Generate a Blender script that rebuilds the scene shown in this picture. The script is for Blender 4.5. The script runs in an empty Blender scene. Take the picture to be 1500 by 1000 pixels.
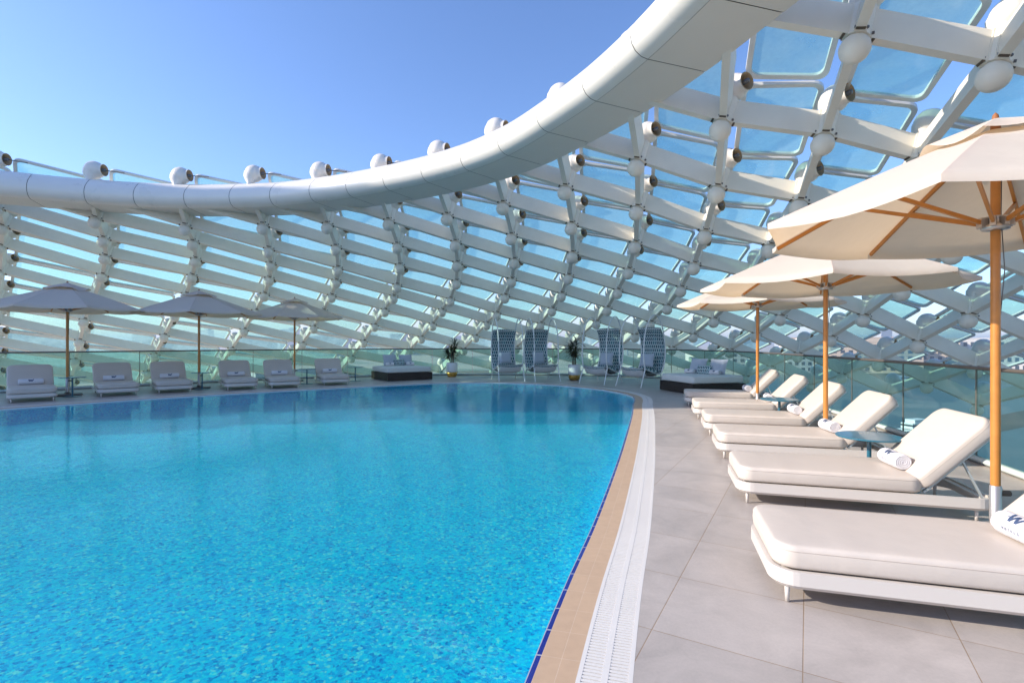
import bpy, bmesh, math, random
from mathutils import Vector, Matrix
from mathutils.geometry import tessellate_polygon
random.seed(7)
PI = math.pi
sc = bpy.context.scene
COL = sc.collection
H = 1.6
# canopy node positions: GRID[c][k+2] = (x, y, z) of the bottom of each beam crossing
GRID = [
 [(-21.41,13.69,8.09),(-22.32,14.55,7.66),(-23.26,15.43,7.20),(-24.24,16.32,6.65),(-25.30,17.25,5.95),(-26.40,18.23,5.09),(-27.56,19.27,4.11),(-28.75,20.37,3.06),(-29.97,21.52,2.00),(-31.20,22.71,0.94),(-32.46,23.93,-0.12),(-33.73,25.15,-1.18),(-35.02,26.38,-2.24),(-36.31,27.61,-3.30)],
 [(-18.51,14.23,7.78),(-19.24,15.14,7.34),(-20.04,16.06,6.92),(-20.90,16.99,6.48),(-21.88,17.91,5.92),(-22.93,18.87,5.16),(-24.07,19.89,4.24),(-25.25,20.97,3.25),(-26.45,22.09,2.23),(-27.67,23.27,1.21),(-28.91,24.47,0.17),(-30.18,25.68,-0.87),(-31.46,26.91,-1.91),(-32.75,28.13,-2.96)],
 [(-15.70,14.72,7.57),(-16.32,15.65,7.08),(-16.99,16.61,6.60),(-17.68,17.60,6.17),(-18.48,18.58,5.76),(-19.48,19.51,5.21),(-20.55,20.53,4.35),(-21.73,21.57,3.39),(-22.93,22.67,2.41),(-24.14,23.83,1.43),(-25.36,25.02,0.44),(-26.62,26.23,-0.58),(-27.89,27.44,-1.60),(-29.18,28.66,-2.64)],
 [(-13.05,15.06,7.48),(-13.54,16.04,6.93),(-14.07,17.05,6.40),(-14.67,18.06,5.91),(-15.26,19.17,5.44),(-16.04,20.22,4.95),(-16.99,21.24,4.35),(-18.14,22.23,3.54),(-19.40,23.24,2.56),(-20.58,24.39,1.64),(-21.80,25.58,0.68),(-23.04,26.78,-0.30),(-24.31,27.99,-1.31),(-25.60,29.20,-2.33)],
 [(-10.62,15.16,7.50),(-10.94,16.23,6.91),(-11.31,17.33,6.32),(-11.76,18.45,5.74),(-12.18,19.59,5.41),(-12.79,20.72,4.92),(-13.61,21.80,4.39),(-14.56,22.89,3.71),(-15.73,23.92,2.84),(-16.97,25.00,1.89),(-18.21,26.15,0.93),(-19.45,27.34,-0.03),(-20.71,28.55,-1.02),(-21.99,29.76,-2.02)],
 [(-8.38,14.96,7.52),(-8.56,16.13,6.93),(-8.78,17.33,6.36),(-9.01,18.56,5.80),(-9.39,19.79,5.16),(-9.87,20.97,4.79),(-10.49,22.16,4.32),(-11.26,23.33,3.75),(-12.23,24.46,3.06),(-13.38,25.58,2.17),(-14.61,26.71,1.22),(-15.85,27.89,0.26),(-17.10,29.10,-0.72),(-18.37,30.32,-1.71)],
 [(-6.30,14.41,7.54),(-6.35,15.71,6.94),(-6.45,17.03,6.36),(-6.60,18.35,5.78),(-6.75,19.68,5.22),(-7.13,20.98,4.60),(-7.62,22.23,4.24),(-8.27,23.49,3.70),(-9.10,24.72,3.08),(-10.04,25.95,2.33),(-11.12,27.17,1.49),(-12.32,28.38,0.54),(-13.52,29.62,-0.41),(-14.75,30.86,-1.38)],
 [(-4.42,13.44,7.54),(-4.32,14.91,6.95),(-4.27,16.39,6.36),(-4.28,17.85,5.79),(-4.30,19.29,5.23),(-4.52,20.68,4.66),(-4.94,22.05,4.01),(-5.40,23.40,3.66),(-6.13,24.72,3.12),(-6.98,26.05,2.43),(-7.92,27.37,1.60),(-8.98,28.68,0.73),(-10.06,30.01,-0.12),(-11.19,31.33,-1.03)],
 [(-2.75,12.02,7.54),(-2.50,13.69,6.96),(-2.30,15.36,6.37),(-2.13,17.00,5.77),(-2.03,18.56,5.19),(-2.14,20.06,4.67),(-2.33,21.54,4.12),(-2.76,23.01,3.50),(-3.33,24.45,3.10),(-4.01,25.89,2.47),(-4.84,27.33,1.82),(-5.75,28.77,1.13),(-6.73,30.20,0.21),(-7.75,31.64,-0.70)],
 [(-1.34,10.19,7.51),(-0.90,12.04,6.95),(-0.53,13.89,6.38),(-0.25,15.71,5.81),(0.00,17.46,5.21),(0.10,19.10,4.63),(-0.00,20.70,4.11),(-0.29,22.28,3.59),(-0.70,23.86,2.91),(-1.25,25.43,2.51),(-1.91,27.00,1.89),(-2.67,28.58,1.18),(-3.51,30.15,0.49),(-4.42,31.73,-0.32)],
 [(-0.21,8.04,7.46),(0.43,10.04,6.91),(1.01,12.03,6.37),(1.48,14.01,5.80),(1.87,15.93,5.23),(2.11,17.75,4.65),(2.16,19.50,4.10),(2.06,21.22,3.58),(1.80,22.92,3.06),(1.38,24.64,2.46),(0.86,26.36,1.90),(0.24,28.08,1.28),(-0.45,29.81,0.60),(-1.21,31.54,-0.10)],
 [(0.69,5.64,7.46),(1.47,7.76,6.88),(2.22,9.86,6.31),(2.93,11.94,5.79),(3.44,14.02,5.25),(3.87,16.02,4.67),(4.09,17.93,4.11),(4.10,19.81,3.58),(4.04,21.66,3.02),(3.88,23.50,2.51),(3.46,25.38,1.92),(2.97,27.26,1.31),(2.42,29.14,0.68),(1.82,31.03,0.03)],
 [(1.52,3.13,7.48),(2.35,5.31,6.91),(3.16,7.47,6.34),(3.97,9.66,5.72),(4.75,11.82,5.13),(5.27,13.96,4.58),(5.71,16.03,4.02),(5.97,18.05,3.50),(6.09,20.03,2.99),(5.97,22.05,2.43),(5.80,24.06,1.91),(5.48,26.09,1.33),(5.09,28.13,0.71),(4.65,30.18,0.10)],
 [(2.42,0.60,7.50),(3.25,2.81,6.93),(4.04,4.99,6.37),(4.83,7.17,5.84),(5.70,9.35,5.34),(6.50,11.57,4.75),(6.98,13.84,4.18),(7.45,16.00,3.57),(7.79,18.12,3.02),(7.98,20.22,2.49),(7.94,22.38,1.90),(7.71,24.59,1.30),(7.50,26.77,0.69),(7.24,28.98,0.10)],
 [(3.40,-1.95,7.51),(4.23,0.29,6.95),(5.02,2.51,6.38),(5.79,4.72,5.84),(6.55,6.93,5.33),(7.32,9.23,4.85),(8.10,11.48,4.26),(8.71,13.74,3.65),(9.21,15.96,3.05),(9.56,18.19,2.50),(9.76,20.44,1.90),(9.72,22.77,1.21),(9.67,25.08,0.60),(9.57,27.42,0.02)],
 [(4.46,-4.49,7.53),(5.28,-2.23,6.96),(6.07,0.01,6.39),(6.84,2.25,5.84),(7.59,4.51,5.31),(8.35,6.78,4.79),(9.10,9.09,4.24),(9.81,11.38,3.65),(10.44,13.67,3.02),(10.97,15.95,2.39),(11.39,18.25,1.75),(11.56,20.65,1.10),(11.66,23.07,0.46),(11.71,25.52,-0.14)],
 [(5.57,-7.05,7.54),(6.38,-4.77,6.97),(7.17,-2.50,6.40),(7.95,-0.23,5.84),(8.70,2.04,5.28),(9.45,4.33,4.73),(10.19,6.65,4.18),(10.91,8.97,3.58),(11.59,11.31,2.96),(12.19,13.64,2.29),(12.71,16.00,1.58),(13.18,18.37,0.87),(13.46,20.84,0.25),(13.67,23.35,-0.35)],
 [(6.72,-9.61,7.55),(7.52,-7.32,6.98),(8.31,-5.04,6.40),(9.09,-2.75,5.83),(9.85,-0.45,5.26),(10.60,1.86,4.70),(11.34,4.18,4.12),(12.06,6.53,3.52),(12.76,8.89,2.88),(13.41,11.26,2.21),(14.01,13.65,1.50),(14.55,16.06,0.77),(15.02,18.51,0.07),(15.41,21.01,-0.59)],
 [(7.90,-12.18,7.56),(8.70,-9.88,6.98),(9.48,-7.59,6.41),(10.26,-5.29,5.83),(11.02,-2.98,5.25),(11.77,-0.65,4.67),(12.52,1.69,4.08),(13.24,4.05,3.47),(13.95,6.43,2.83),(14.63,8.83,2.15),(15.28,11.24,1.44),(15.88,13.68,0.70),(16.44,16.13,-0.04),(16.94,18.62,-0.75)],
 [(9.10,-14.75,7.56),(9.89,-12.45,6.98),(10.67,-10.15,6.41),(11.45,-7.84,5.83),(12.21,-5.53,5.26),(12.96,-3.19,4.67),(13.71,-0.84,4.08),(14.44,1.53,3.46),(15.15,3.93,2.81),(15.85,6.35,2.12),(16.52,8.79,1.40),(17.16,11.25,0.66),(17.78,13.72,-0.10),(18.38,16.20,-0.86)],
]

# ------------------------------------------------------------------ materials
def new_mat(name):
    m = bpy.data.materials.new(name); m.use_nodes = True
    nt = m.node_tree
    return m, nt, nt.nodes['Principled BSDF'], nt.nodes['Material Output']

def N(nt, typ, **kw):
    n = nt.nodes.new(typ)
    for k, v in kw.items():
        if k in n.inputs: n.inputs[k].default_value = v
        else: setattr(n, k, v)
    return n

def mat(name, col, rough=.5, metal=0, noise=None, bump=None, spec=.5, dirt=None, coat=0):
    """plain principled with optional colour noise (scale, amount) and bump (scale, strength, dist)"""
    m, nt, b, out = new_mat(name)
    b.inputs['Base Color'].default_value = (*col, 1)
    b.inputs['Roughness'].default_value = rough
    b.inputs['Metallic'].default_value = metal
    b.inputs['Specular IOR Level'].default_value = spec
    b.inputs['Coat Weight'].default_value = coat
    tc = N(nt, 'ShaderNodeTexCoord')
    if noise:
        n = N(nt, 'ShaderNodeTexNoise', Scale=noise[0], Detail=6, Roughness=.6)
        nt.links.new(tc.outputs['Object'], n.inputs['Vector'])
        mx = N(nt, 'ShaderNodeMix', data_type='RGBA')
        a = noise[1]
        mx.inputs['A'].default_value = (*[c*(1-a) for c in col], 1)
        mx.inputs['B'].default_value = (*[min(1, c*(1+a)) for c in col], 1)
        nt.links.new(n.outputs['Fac'], mx.inputs['Factor'])
        nt.links.new(mx.outputs['Result'], b.inputs['Base Color'])
        r = N(nt, 'ShaderNodeMapRange'); r.inputs['To Min'].default_value = max(0, rough-.12); r.inputs['To Max'].default_value = min(1, rough+.12)
        nt.links.new(n.outputs['Fac'], r.inputs['Value']); nt.links.new(r.outputs['Result'], b.inputs['Roughness'])
    if bump:
        n2 = N(nt, 'ShaderNodeTexNoise', Scale=bump[0], Detail=5)
        nt.links.new(tc.outputs['Object'], n2.inputs['Vector'])
        bp = N(nt, 'ShaderNodeBump', Strength=bump[1], Distance=bump[2])
        nt.links.new(n2.outputs['Fac'], bp.inputs['Height']); nt.links.new(bp.outputs['Normal'], b.inputs['Normal'])
    return m

M = {}
M['steel'] = mat('painted_steel', (.82, .76, .655), .42, noise=(2.2, .09), bump=(40, .15, .002))
M['clad'] = mat('ring_cladding', (.82, .77, .69), .30, noise=(1.1, .08), coat=.25)
M['soffit'] = mat('soffit_cladding', (.79, .73, .64), .4, noise=(1.5, .05))
M['dark'] = mat('dark_joint', (.11, .085, .06), .7)
M['post'] = mat('post_shell', (.78, .72, .65), .3, noise=(6, .05), coat=.2)
M['brown'] = mat('lamp_drum', (.42, .27, .14), .4, metal=.2)
M['frame'] = mat('panel_frame', (.74, .73, .70), .4, noise=(4, .05))
M['rod'] = mat('rod_steel', (.16, .15, .15), .4, metal=.6)
M['fabric'] = mat('lounger_vinyl', (.60, .525, .455), .5, noise=(5, .05), bump=(4, .22, .03))
M['piping'] = mat('piping', (.56, .48, .41), .6)
M['lframe'] = mat('lounger_frame', (.64, .585, .53), .35, coat=.2)
M['strut'] = mat('strut_metal', (.55, .58, .57), .35, metal=.5)
M['teak'] = mat('teak', (.50, .195, .032), .42, noise=(9, .3), coat=.2)
M['teakdk'] = mat('teak_dark', (.30, .11, .035), .5, noise=(9, .3))
M['sleeve'] = mat('steel_sleeve', (.50, .46, .43), .35, metal=.7)
M['table'] = mat('blue_table', (.022, .13, .19), .3, noise=(3, .1), coat=.3)
M['rail'] = mat('handrail', (.20, .17, .15), .4, metal=.5)
M['shoe'] = mat('glass_shoe', (.55, .62, .60), .4)
M['white'] = mat('white_ceramic', (.78, .78, .78), .35, noise=(4, .04))
M['gold'] = mat('gold_band', (.50, .28, .06), .3, metal=.6)
M['leaf'] = mat('leaf', (.055, .068, .025), .45, noise=(6, .45))
M['stem'] = mat('stem', (.16, .11, .07), .8, noise=(20, .3))
M['wicker'] = mat('dark_wicker', (.022, .013, .010), .55, noise=(30, .5), bump=(60, .8, .01))
M['bedfab'] = mat('bed_fabric', (.66, .66, .62), .7, noise=(4, .04), bump=(7, .3, .02))
M['greyfab'] = mat('grey_fabric', (.44, .48, .54), .8, bump=(8, .5, .02))
M['mark'] = mat('towel_ink', (.05, .08, .16), .8)
M['soil'] = mat('soil', (.05, .04, .03), .9)
M['wtube'] = mat('white_tube', (.76, .76, .74), .35)
M['stone'] = mat('building_beige', (.52, .42, .32), .8, noise=(.3, .12))
M['stonew'] = mat('building_white', (.62, .58, .54), .8, noise=(.3, .08))
M['haze_b'] = mat('building_grey', (.40, .42, .43), .8, noise=(.1, .15))
M['winglass'] = mat('window_dark', (.05, .07, .09), .15)
M['roofdk'] = mat('flat_roof', (.36, .34, .31), .9, noise=(.3, .2))
M['slab'] = mat('slab_concrete', (.55, .54, .51), .7, noise=(1, .1))
M['treeleaf'] = mat('tree_leaf', (.05, .08, .03), .7, noise=(2, .5))

def towel_mat():
    m = mat('terry_towel', (.74, .72, .74), .95, noise=(50, .06), bump=(160, .9, .01)); return m
M['towel'] = towel_mat()

def canopy_cloth():
    m, nt, b, out = new_mat('umbrella_cloth')
    d = N(nt, 'ShaderNodeBsdfDiffuse'); t = N(nt, 'ShaderNodeBsdfTranslucent')
    d.inputs['Color'].default_value = (.76, .70, .62, 1)
    t.inputs['Color'].default_value = (.84, .60, .36, 1)
    tc = N(nt, 'ShaderNodeTexCoord'); n = N(nt, 'ShaderNodeTexNoise', Scale=3, Detail=4)
    nt.links.new(tc.outputs['Object'], n.inputs['Vector'])
    bp = N(nt, 'ShaderNodeBump', Strength=.35, Distance=.04)
    nt.links.new(n.outputs['Fac'], bp.inputs['Height'])
    for x in (d, t): nt.links.new(bp.outputs['Normal'], x.inputs['Normal'])
    mx = N(nt, 'ShaderNodeMixShader', Fac=.38)
    nt.links.new(d.outputs[0], mx.inputs[1]); nt.links.new(t.outputs[0], mx.inputs[2])
    nt.links.new(mx.outputs[0], out.inputs['Surface'])
    return m
M['cloth'] = canopy_cloth()

def schlick(nt, f0=.02, k=1.0, normal=None):
    lw = N(nt, 'ShaderNodeLayerWeight', Blend=.5)
    if normal: nt.links.new(normal, lw.inputs['Normal'])
    p = N(nt, 'ShaderNodeMath', operation='POWER'); p.inputs[1].default_value = 5
    nt.links.new(lw.outputs['Facing'], p.inputs[0])
    q = N(nt, 'ShaderNodeMath', operation='MULTIPLY_ADD'); q.inputs[1].default_value = (1-f0)*k; q.inputs[2].default_value = f0*k
    nt.links.new(p.outputs[0], q.inputs[0]); return q.outputs[0]

def glass_mat(name, tint, diff, fdiff, rough=.03, spec=1.0, dots=False):
    """thin tinted sheet: transparent + scattering frit + fresnel reflection"""
    m, nt, b, out = new_mat(name)
    tr = N(nt, 'ShaderNodeBsdfTransparent'); tr.inputs['Color'].default_value = (*tint, 1)
    df = N(nt, 'ShaderNodeBsdfDiffuse'); df.inputs['Color'].default_value = (*diff, 1)
    tl = N(nt, 'ShaderNodeBsdfTranslucent'); tl.inputs['Color'].default_value = (*diff, 1)
    ad = N(nt, 'ShaderNodeMixShader', Fac=.5)
    nt.links.new(df.outputs[0], ad.inputs[1]); nt.links.new(tl.outputs[0], ad.inputs[2])
    mx = N(nt, 'ShaderNodeMixShader', Fac=fdiff)
    nt.links.new(tr.outputs[0], mx.inputs[1]); nt.links.new(ad.outputs[0], mx.inputs[2])
    if dots:
        tc = N(nt, 'ShaderNodeTexCoord'); n = N(nt, 'ShaderNodeTexNoise', Scale=1.3, Detail=5, Roughness=.65)
        nt.links.new(tc.outputs['Object'], n.inputs['Vector'])
        r = N(nt, 'ShaderNodeMapRange'); r.inputs['From Min'].default_value = .3; r.inputs['From Max'].default_value = .7
        r.inputs['To Min'].default_value = fdiff*.55; r.inputs['To Max'].default_value = fdiff*1.5
        nt.links.new(n.outputs['Fac'], r.inputs['Value']); nt.links.new(r.outputs['Result'], mx.inputs[0])
    gl = N(nt, 'ShaderNodeBsdfGlossy', Roughness=rough)
    fo = schlick(nt, .05, spec)
    m2 = N(nt, 'ShaderNodeMixShader')
    nt.links.new(fo, m2.inputs[0]); nt.links.new(mx.outputs[0], m2.inputs[1]); nt.links.new(gl.outputs[0], m2.inputs[2])
    nt.links.new(m2.outputs[0], out.inputs['Surface'])
    return m
M['pane'] = glass_mat('fritted_pane', (.60, .88, .78), (.54, .80, .80), .36, spec=.45, dots=True)
M['railglass'] = glass_mat('rail_glass', (.72, .88, .83), (.45, .60, .56), .06, spec=.4)

def water_mat():
    m, nt, b, out = new_mat('pool_water')
    tc = N(nt, 'ShaderNodeTexCoord')
    n1 = N(nt, 'ShaderNodeTexNoise', Scale=7.5, Detail=3, Roughness=.55, Distortion=.6)
    n2 = N(nt, 'ShaderNodeTexNoise', Scale=1.1, Detail=2)
    for n in (n1, n2): nt.links.new(tc.outputs['Object'], n.inputs['Vector'])
    ad = N(nt, 'ShaderNodeMath', operation='MULTIPLY_ADD'); ad.inputs[1].default_value = 1.2
    nt.links.new(n2.outputs['Fac'], ad.inputs[0]); nt.links.new(n1.outputs['Fac'], ad.inputs[2])
    bs = N(nt, 'ShaderNodeBump', Strength=.8, Distance=.05); nt.links.new(ad.outputs[0], bs.inputs['Height'])
    br = N(nt, 'ShaderNodeBump', Strength=.35, Distance=.010); nt.links.new(ad.outputs[0], br.inputs['Height'])
    tint = (.72, .995, .97, 1)
    tr = N(nt, 'ShaderNodeBsdfTransparent'); tr.inputs['Color'].default_value = tint
    rf = N(nt, 'ShaderNodeBsdfRefraction', IOR=1.33, Roughness=0); rf.inputs['Color'].default_value = tint
    nt.links.new(bs.outputs['Normal'], rf.inputs['Normal'])
    mx = N(nt, 'ShaderNodeMixShader', Fac=.4)
    nt.links.new(tr.outputs[0], mx.inputs[1]); nt.links.new(rf.outputs[0], mx.inputs[2])
    gl = N(nt, 'ShaderNodeBsdfGlossy', Roughness=.02); nt.links.new(br.outputs['Normal'], gl.inputs['Normal'])
    gl.inputs['Color'].default_value = (.72, .88, .95, 1)
    fo = schlick(nt, .02, .62, br.outputs['Normal'])
    m2 = N(nt, 'ShaderNodeMixShader')
    nt.links.new(fo, m2.inputs[0]); nt.links.new(mx.outputs[0], m2.inputs[1]); nt.links.new(gl.outputs[0], m2.inputs[2])
    nt.links.new(m2.outputs[0], out.inputs['Surface'])
    return m
M['water'] = water_mat()

def mosaic_mat():
    m, nt, b, out = new_mat('pool_mosaic')
    tc = N(nt, 'ShaderNodeTexCoord')
    # small glass mosaic tiles, each its own blue
    v = N(nt, 'ShaderNodeTexVoronoi', Scale=44, Randomness=.95)
    nt.links.new(tc.outputs['Object'], v.inputs['Vector'])
    sep = N(nt, 'ShaderNodeSeparateColor'); nt.links.new(v.outputs['Color'], sep.inputs[0])
    cr = N(nt, 'ShaderNodeValToRGB')
    el = cr.color_ramp.elements
    el[0].position = 0; el[0].color = (.0, .10, .50, 1)
    el[1].position = 1; el[1].color = (.42, .95, .80, 1)
    for p, c in ((.18, (.0, .38, .78, 1)), (.42, (.0, .56, .88, 1)), (.68, (.0, .70, .93, 1)), (.88, (.01, .80, .88, 1))):
        e = el.new(p); e.color = c
    nt.links.new(sep.outputs[0], cr.inputs[0])
    nt.links.new(cr.outputs[0], b.inputs['Base Color'])
    b.inputs['Roughness'].default_value = .4
    return m
M['mosaic'] = mosaic_mat()

def uv_brick(name, c1, c2, mortar, w, h, ms, rough=.5, noise=.12, off=.0):
    m, nt, b, out = new_mat(name)
    uv = N(nt, 'ShaderNodeUVMap')
    br = N(nt, 'ShaderNodeTexBrick', Scale=1, offset=off)
    br.inputs['Color1'].default_value = (*c1, 1); br.inputs['Color2'].default_value = (*c2, 1); br.inputs['Mortar'].default_value = (*mortar, 1)
    br.inputs['Mortar Size'].default_value = ms; br.inputs['Brick Width'].default_value = w; br.inputs['Row Height'].default_value = h
    br.inputs['Mortar Smooth'].default_value = .2
    nt.links.new(uv.outputs[0], br.inputs['Vector'])
    tc = N(nt, 'ShaderNodeTexCoord'); n = N(nt, 'ShaderNodeTexNoise', Scale=14, Detail=6)
    nt.links.new(tc.outputs['Object'], n.inputs['Vector'])
    mx = N(nt, 'ShaderNodeMix', data_type='RGBA', blend_type='MULTIPLY'); mx.inputs['Factor'].default_value = 1
    r = N(nt, 'ShaderNodeMapRange'); r.inputs['To Min'].default_value = 1-noise; r.inputs['To Max'].default_value = 1+noise
    nt.links.new(n.outputs['Fac'], r.inputs['Value']); nt.links.new(br.outputs['Color'], mx.inputs['A']); nt.links.new(r.outputs['Result'], mx.inputs['B'])
    nt.links.new(mx.outputs['Result'], b.inputs['Base Color']); b.inputs['Roughness'].default_value = rough
    bp = N(nt, 'ShaderNodeBump', Strength=.4, Distance=.002, invert=True)
    nt.links.new(br.outputs['Fac'], bp.inputs['Height']); nt.links.new(bp.outputs['Normal'], b.inputs['Normal'])
    return m
M['navy'] = uv_brick('navy_tile', (.008, .02, .20), (.012, .035, .26), (.35, .36, .42), .24, .5, .006, .2)
M['tan'] = uv_brick('tan_tile', (.50, .345, .225), (.53, .37, .24), (.58, .44, .32), .24, .105, .0014, .55, .10)
M['gratew'] = mat('grate_plastic', (.69, .655, .615), .5, noise=(3, .05))
M['channel'] = mat('drain_channel', (.58, .54, .50), .8)

def deck_mat():
    m, nt, b, out = new_mat('deck_tile')
    tc = N(nt, 'ShaderNodeTexCoord')
    mp = N(nt, 'ShaderNodeMapping'); mp.inputs['Rotation'].default_value = (0, 0, math.radians(30)); mp.inputs['Location'].default_value = (.02, .065, 0)
    nt.links.new(tc.outputs['Object'], mp.inputs['Vector'])
    br = N(nt, 'ShaderNodeTexBrick', Scale=1, offset=0)
    br.inputs['Color1'].default_value = (.43, .378, .34, 1); br.inputs['Color2'].default_value = (.48, .422, .38, 1); br.inputs['Mortar'].default_value = (.33, .23, .15, 1)
    br.inputs['Mortar Size'].default_value = .0028; br.inputs['Brick Width'].default_value = .73; br.inputs['Row Height'].default_value = .73; br.inputs['Mortar Smooth'].default_value = .3
    nt.links.new(mp.outputs[0], br.inputs['Vector'])
    n = N(nt, 'ShaderNodeTexNoise', Scale=2.2, Detail=9, Roughness=.7, Distortion=.8)
    nt.links.new(tc.outputs['Object'], n.inputs['Vector'])
    n2 = N(nt, 'ShaderNodeTexNoise', Scale=60, Detail=4); nt.links.new(tc.outputs['Object'], n2.inputs['Vector'])
    mm = N(nt, 'ShaderNodeMath', operation='MULTIPLY_ADD'); mm.inputs[1].default_value = .3
    nt.links.new(n2.outputs['Fac'], mm.inputs[0]); nt.links.new(n.outputs['Fac'], mm.inputs[2])
    r = N(nt, 'ShaderNodeMapRange'); r.inputs['From Min'].default_value = .35; r.inputs['From Max'].default_value = .95
    r.inputs['To Min'].default_value = .82; r.inputs['To Max'].default_value = 1.16
    nt.links.new(mm.outputs[0], r.inputs['Value'])
    mx = N(nt, 'ShaderNodeMix', data_type='RGBA', blend_type='MULTIPLY'); mx.inputs['Factor'].default_value = 1
    nt.links.new(br.outputs['Color'], mx.inputs['A']); nt.links.new(r.outputs['Result'], mx.inputs['B'])
    # old water marks and traffic wear: broad soft edged patches
    n3 = N(nt, 'ShaderNodeTexNoise', Scale=.9, Detail=7, Roughness=.6, Distortion=1.5); nt.links.new(tc.outputs['Object'], n3.inputs['Vector'])
    r3 = N(nt, 'ShaderNodeMapRange'); r3.inputs['From Min'].default_value = .50; r3.inputs['From Max'].default_value = .60; r3.inputs['To Min'].default_value = 1; r3.inputs['To Max'].default_value = .91
    nt.links.new(n3.outputs['Fac'], r3.inputs['Value'])
    m3 = N(nt, 'ShaderNodeMix', data_type='RGBA', blend_type='MULTIPLY'); m3.inputs['Factor'].default_value = 1
    nt.links.new(mx.outputs['Result'], m3.inputs['A']); nt.links.new(r3.outputs['Result'], m3.inputs['B'])
    nt.links.new(m3.outputs['Result'], b.inputs['Base Color'])
    r4 = N(nt, 'ShaderNodeMapRange'); r4.inputs['To Min'].default_value = .55; r4.inputs['To Max'].default_value = .28
    nt.links.new(n3.outputs['Fac'], r4.inputs['Value']); nt.links.new(r4.outputs['Result'], b.inputs['Roughness'])
    bp = N(nt, 'ShaderNodeBump', Strength=.25, Distance=.004)
    nt.links.new(n.outputs['Fac'], bp.inputs['Height'])
    bp2 = N(nt, 'ShaderNodeBump', Strength=.5, Distance=.003, invert=True)
    nt.links.new(br.outputs['Fac'], bp2.inputs['Height']); nt.links.new(bp.outputs['Normal'], bp2.inputs['Normal'])
    nt.links.new(bp2.outputs['Normal'], b.inputs['Normal'])
    return m
M['deck'] = deck_mat()

def ground_mat():
    m, nt, b, out = new_mat('desert_ground')
    tc = N(nt, 'ShaderNodeTexCoord')
    n = N(nt, 'ShaderNodeTexNoise', Scale=.012, Detail=8, Roughness=.65); nt.links.new(tc.outputs['Object'], n.inputs['Vector'])
    v = N(nt, 'ShaderNodeTexVoronoi', Scale=.03); nt.links.new(tc.outputs['Object'], v.inputs['Vector'])
    cr = N(nt, 'ShaderNodeValToRGB'); el = cr.color_ramp.elements
    el[0].position = .36; el[0].color = (.10, .17, .11, 1)
    el[1].position = .66; el[1].color = (.46, .40, .31, 1)
    e = el.new(.48); e.color = (.22, .25, .19, 1)
    e = el.new(.56); e.color = (.36, .33, .27, 1)
    mm = N(nt, 'ShaderNodeMath', operation='MULTIPLY_ADD'); mm.inputs[1].default_value = .18
    nt.links.new(v.outputs['Distance'], mm.inputs[0]); nt.links.new(n.outputs['Fac'], mm.inputs[2])
    nt.links.new(mm.outputs[0], cr.inputs[0]); nt.links.new(cr.outputs[0], b.inputs['Base Color'])
    b.inputs['Roughness'].default_value = .95
    return m
M['ground'] = ground_mat()

def weave_mat(name='blue_weave', sc_=1.):
    """woven shell: short vertical dashes in navy, teal and white laid in rows"""
    m, nt, b, out = new_mat(name)
    uv = N(nt, 'ShaderNodeUVMap')
    br = N(nt, 'ShaderNodeTexBrick', Scale=1, offset=.5)
    br.inputs['Brick Width'].default_value = .075*sc_; br.inputs['Row Height'].default_value = .135*sc_; br.inputs['Mortar Size'].default_value = .013*sc_
    br.inputs['Color1'].default_value = (.012, .05, .08, 1); br.inputs['Color2'].default_value = (.04, .20, .24, 1); br.inputs['Mortar'].default_value = (.55, .64, .63, 1)
    br.inputs['Bias'].default_value = -.2
    nt.links.new(uv.outputs[0], br.inputs['Vector'])
    nt.links.new(br.outputs['Color'], b.inputs['Base Color']); b.inputs['Roughness'].default_value = .7
    return m
M['weave'] = weave_mat(); M['weave2'] = weave_mat('blue_weave_small', .8)

# ------------------------------------------------------------------ helpers
def tag(o, label=None, cat=None, group=None, kind=None):
    if label: o['label'] = label
    if cat: o['category'] = cat
    if group: o['group'] = group
    if kind: o['kind'] = kind
    return o

def empty(name, loc=(0, 0, 0), rz=0):
    o = bpy.data.objects.new(name, None); o.empty_display_size = .2
    COL.objects.link(o); o.location = loc; o.rotation_euler = (0, 0, rz)
    return o

def copy_tree(o, parent=None):
    c = o.copy(); COL.objects.link(c); c.parent = parent
    for ch in list(o.children): copy_tree(ch, c)
    return c

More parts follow.
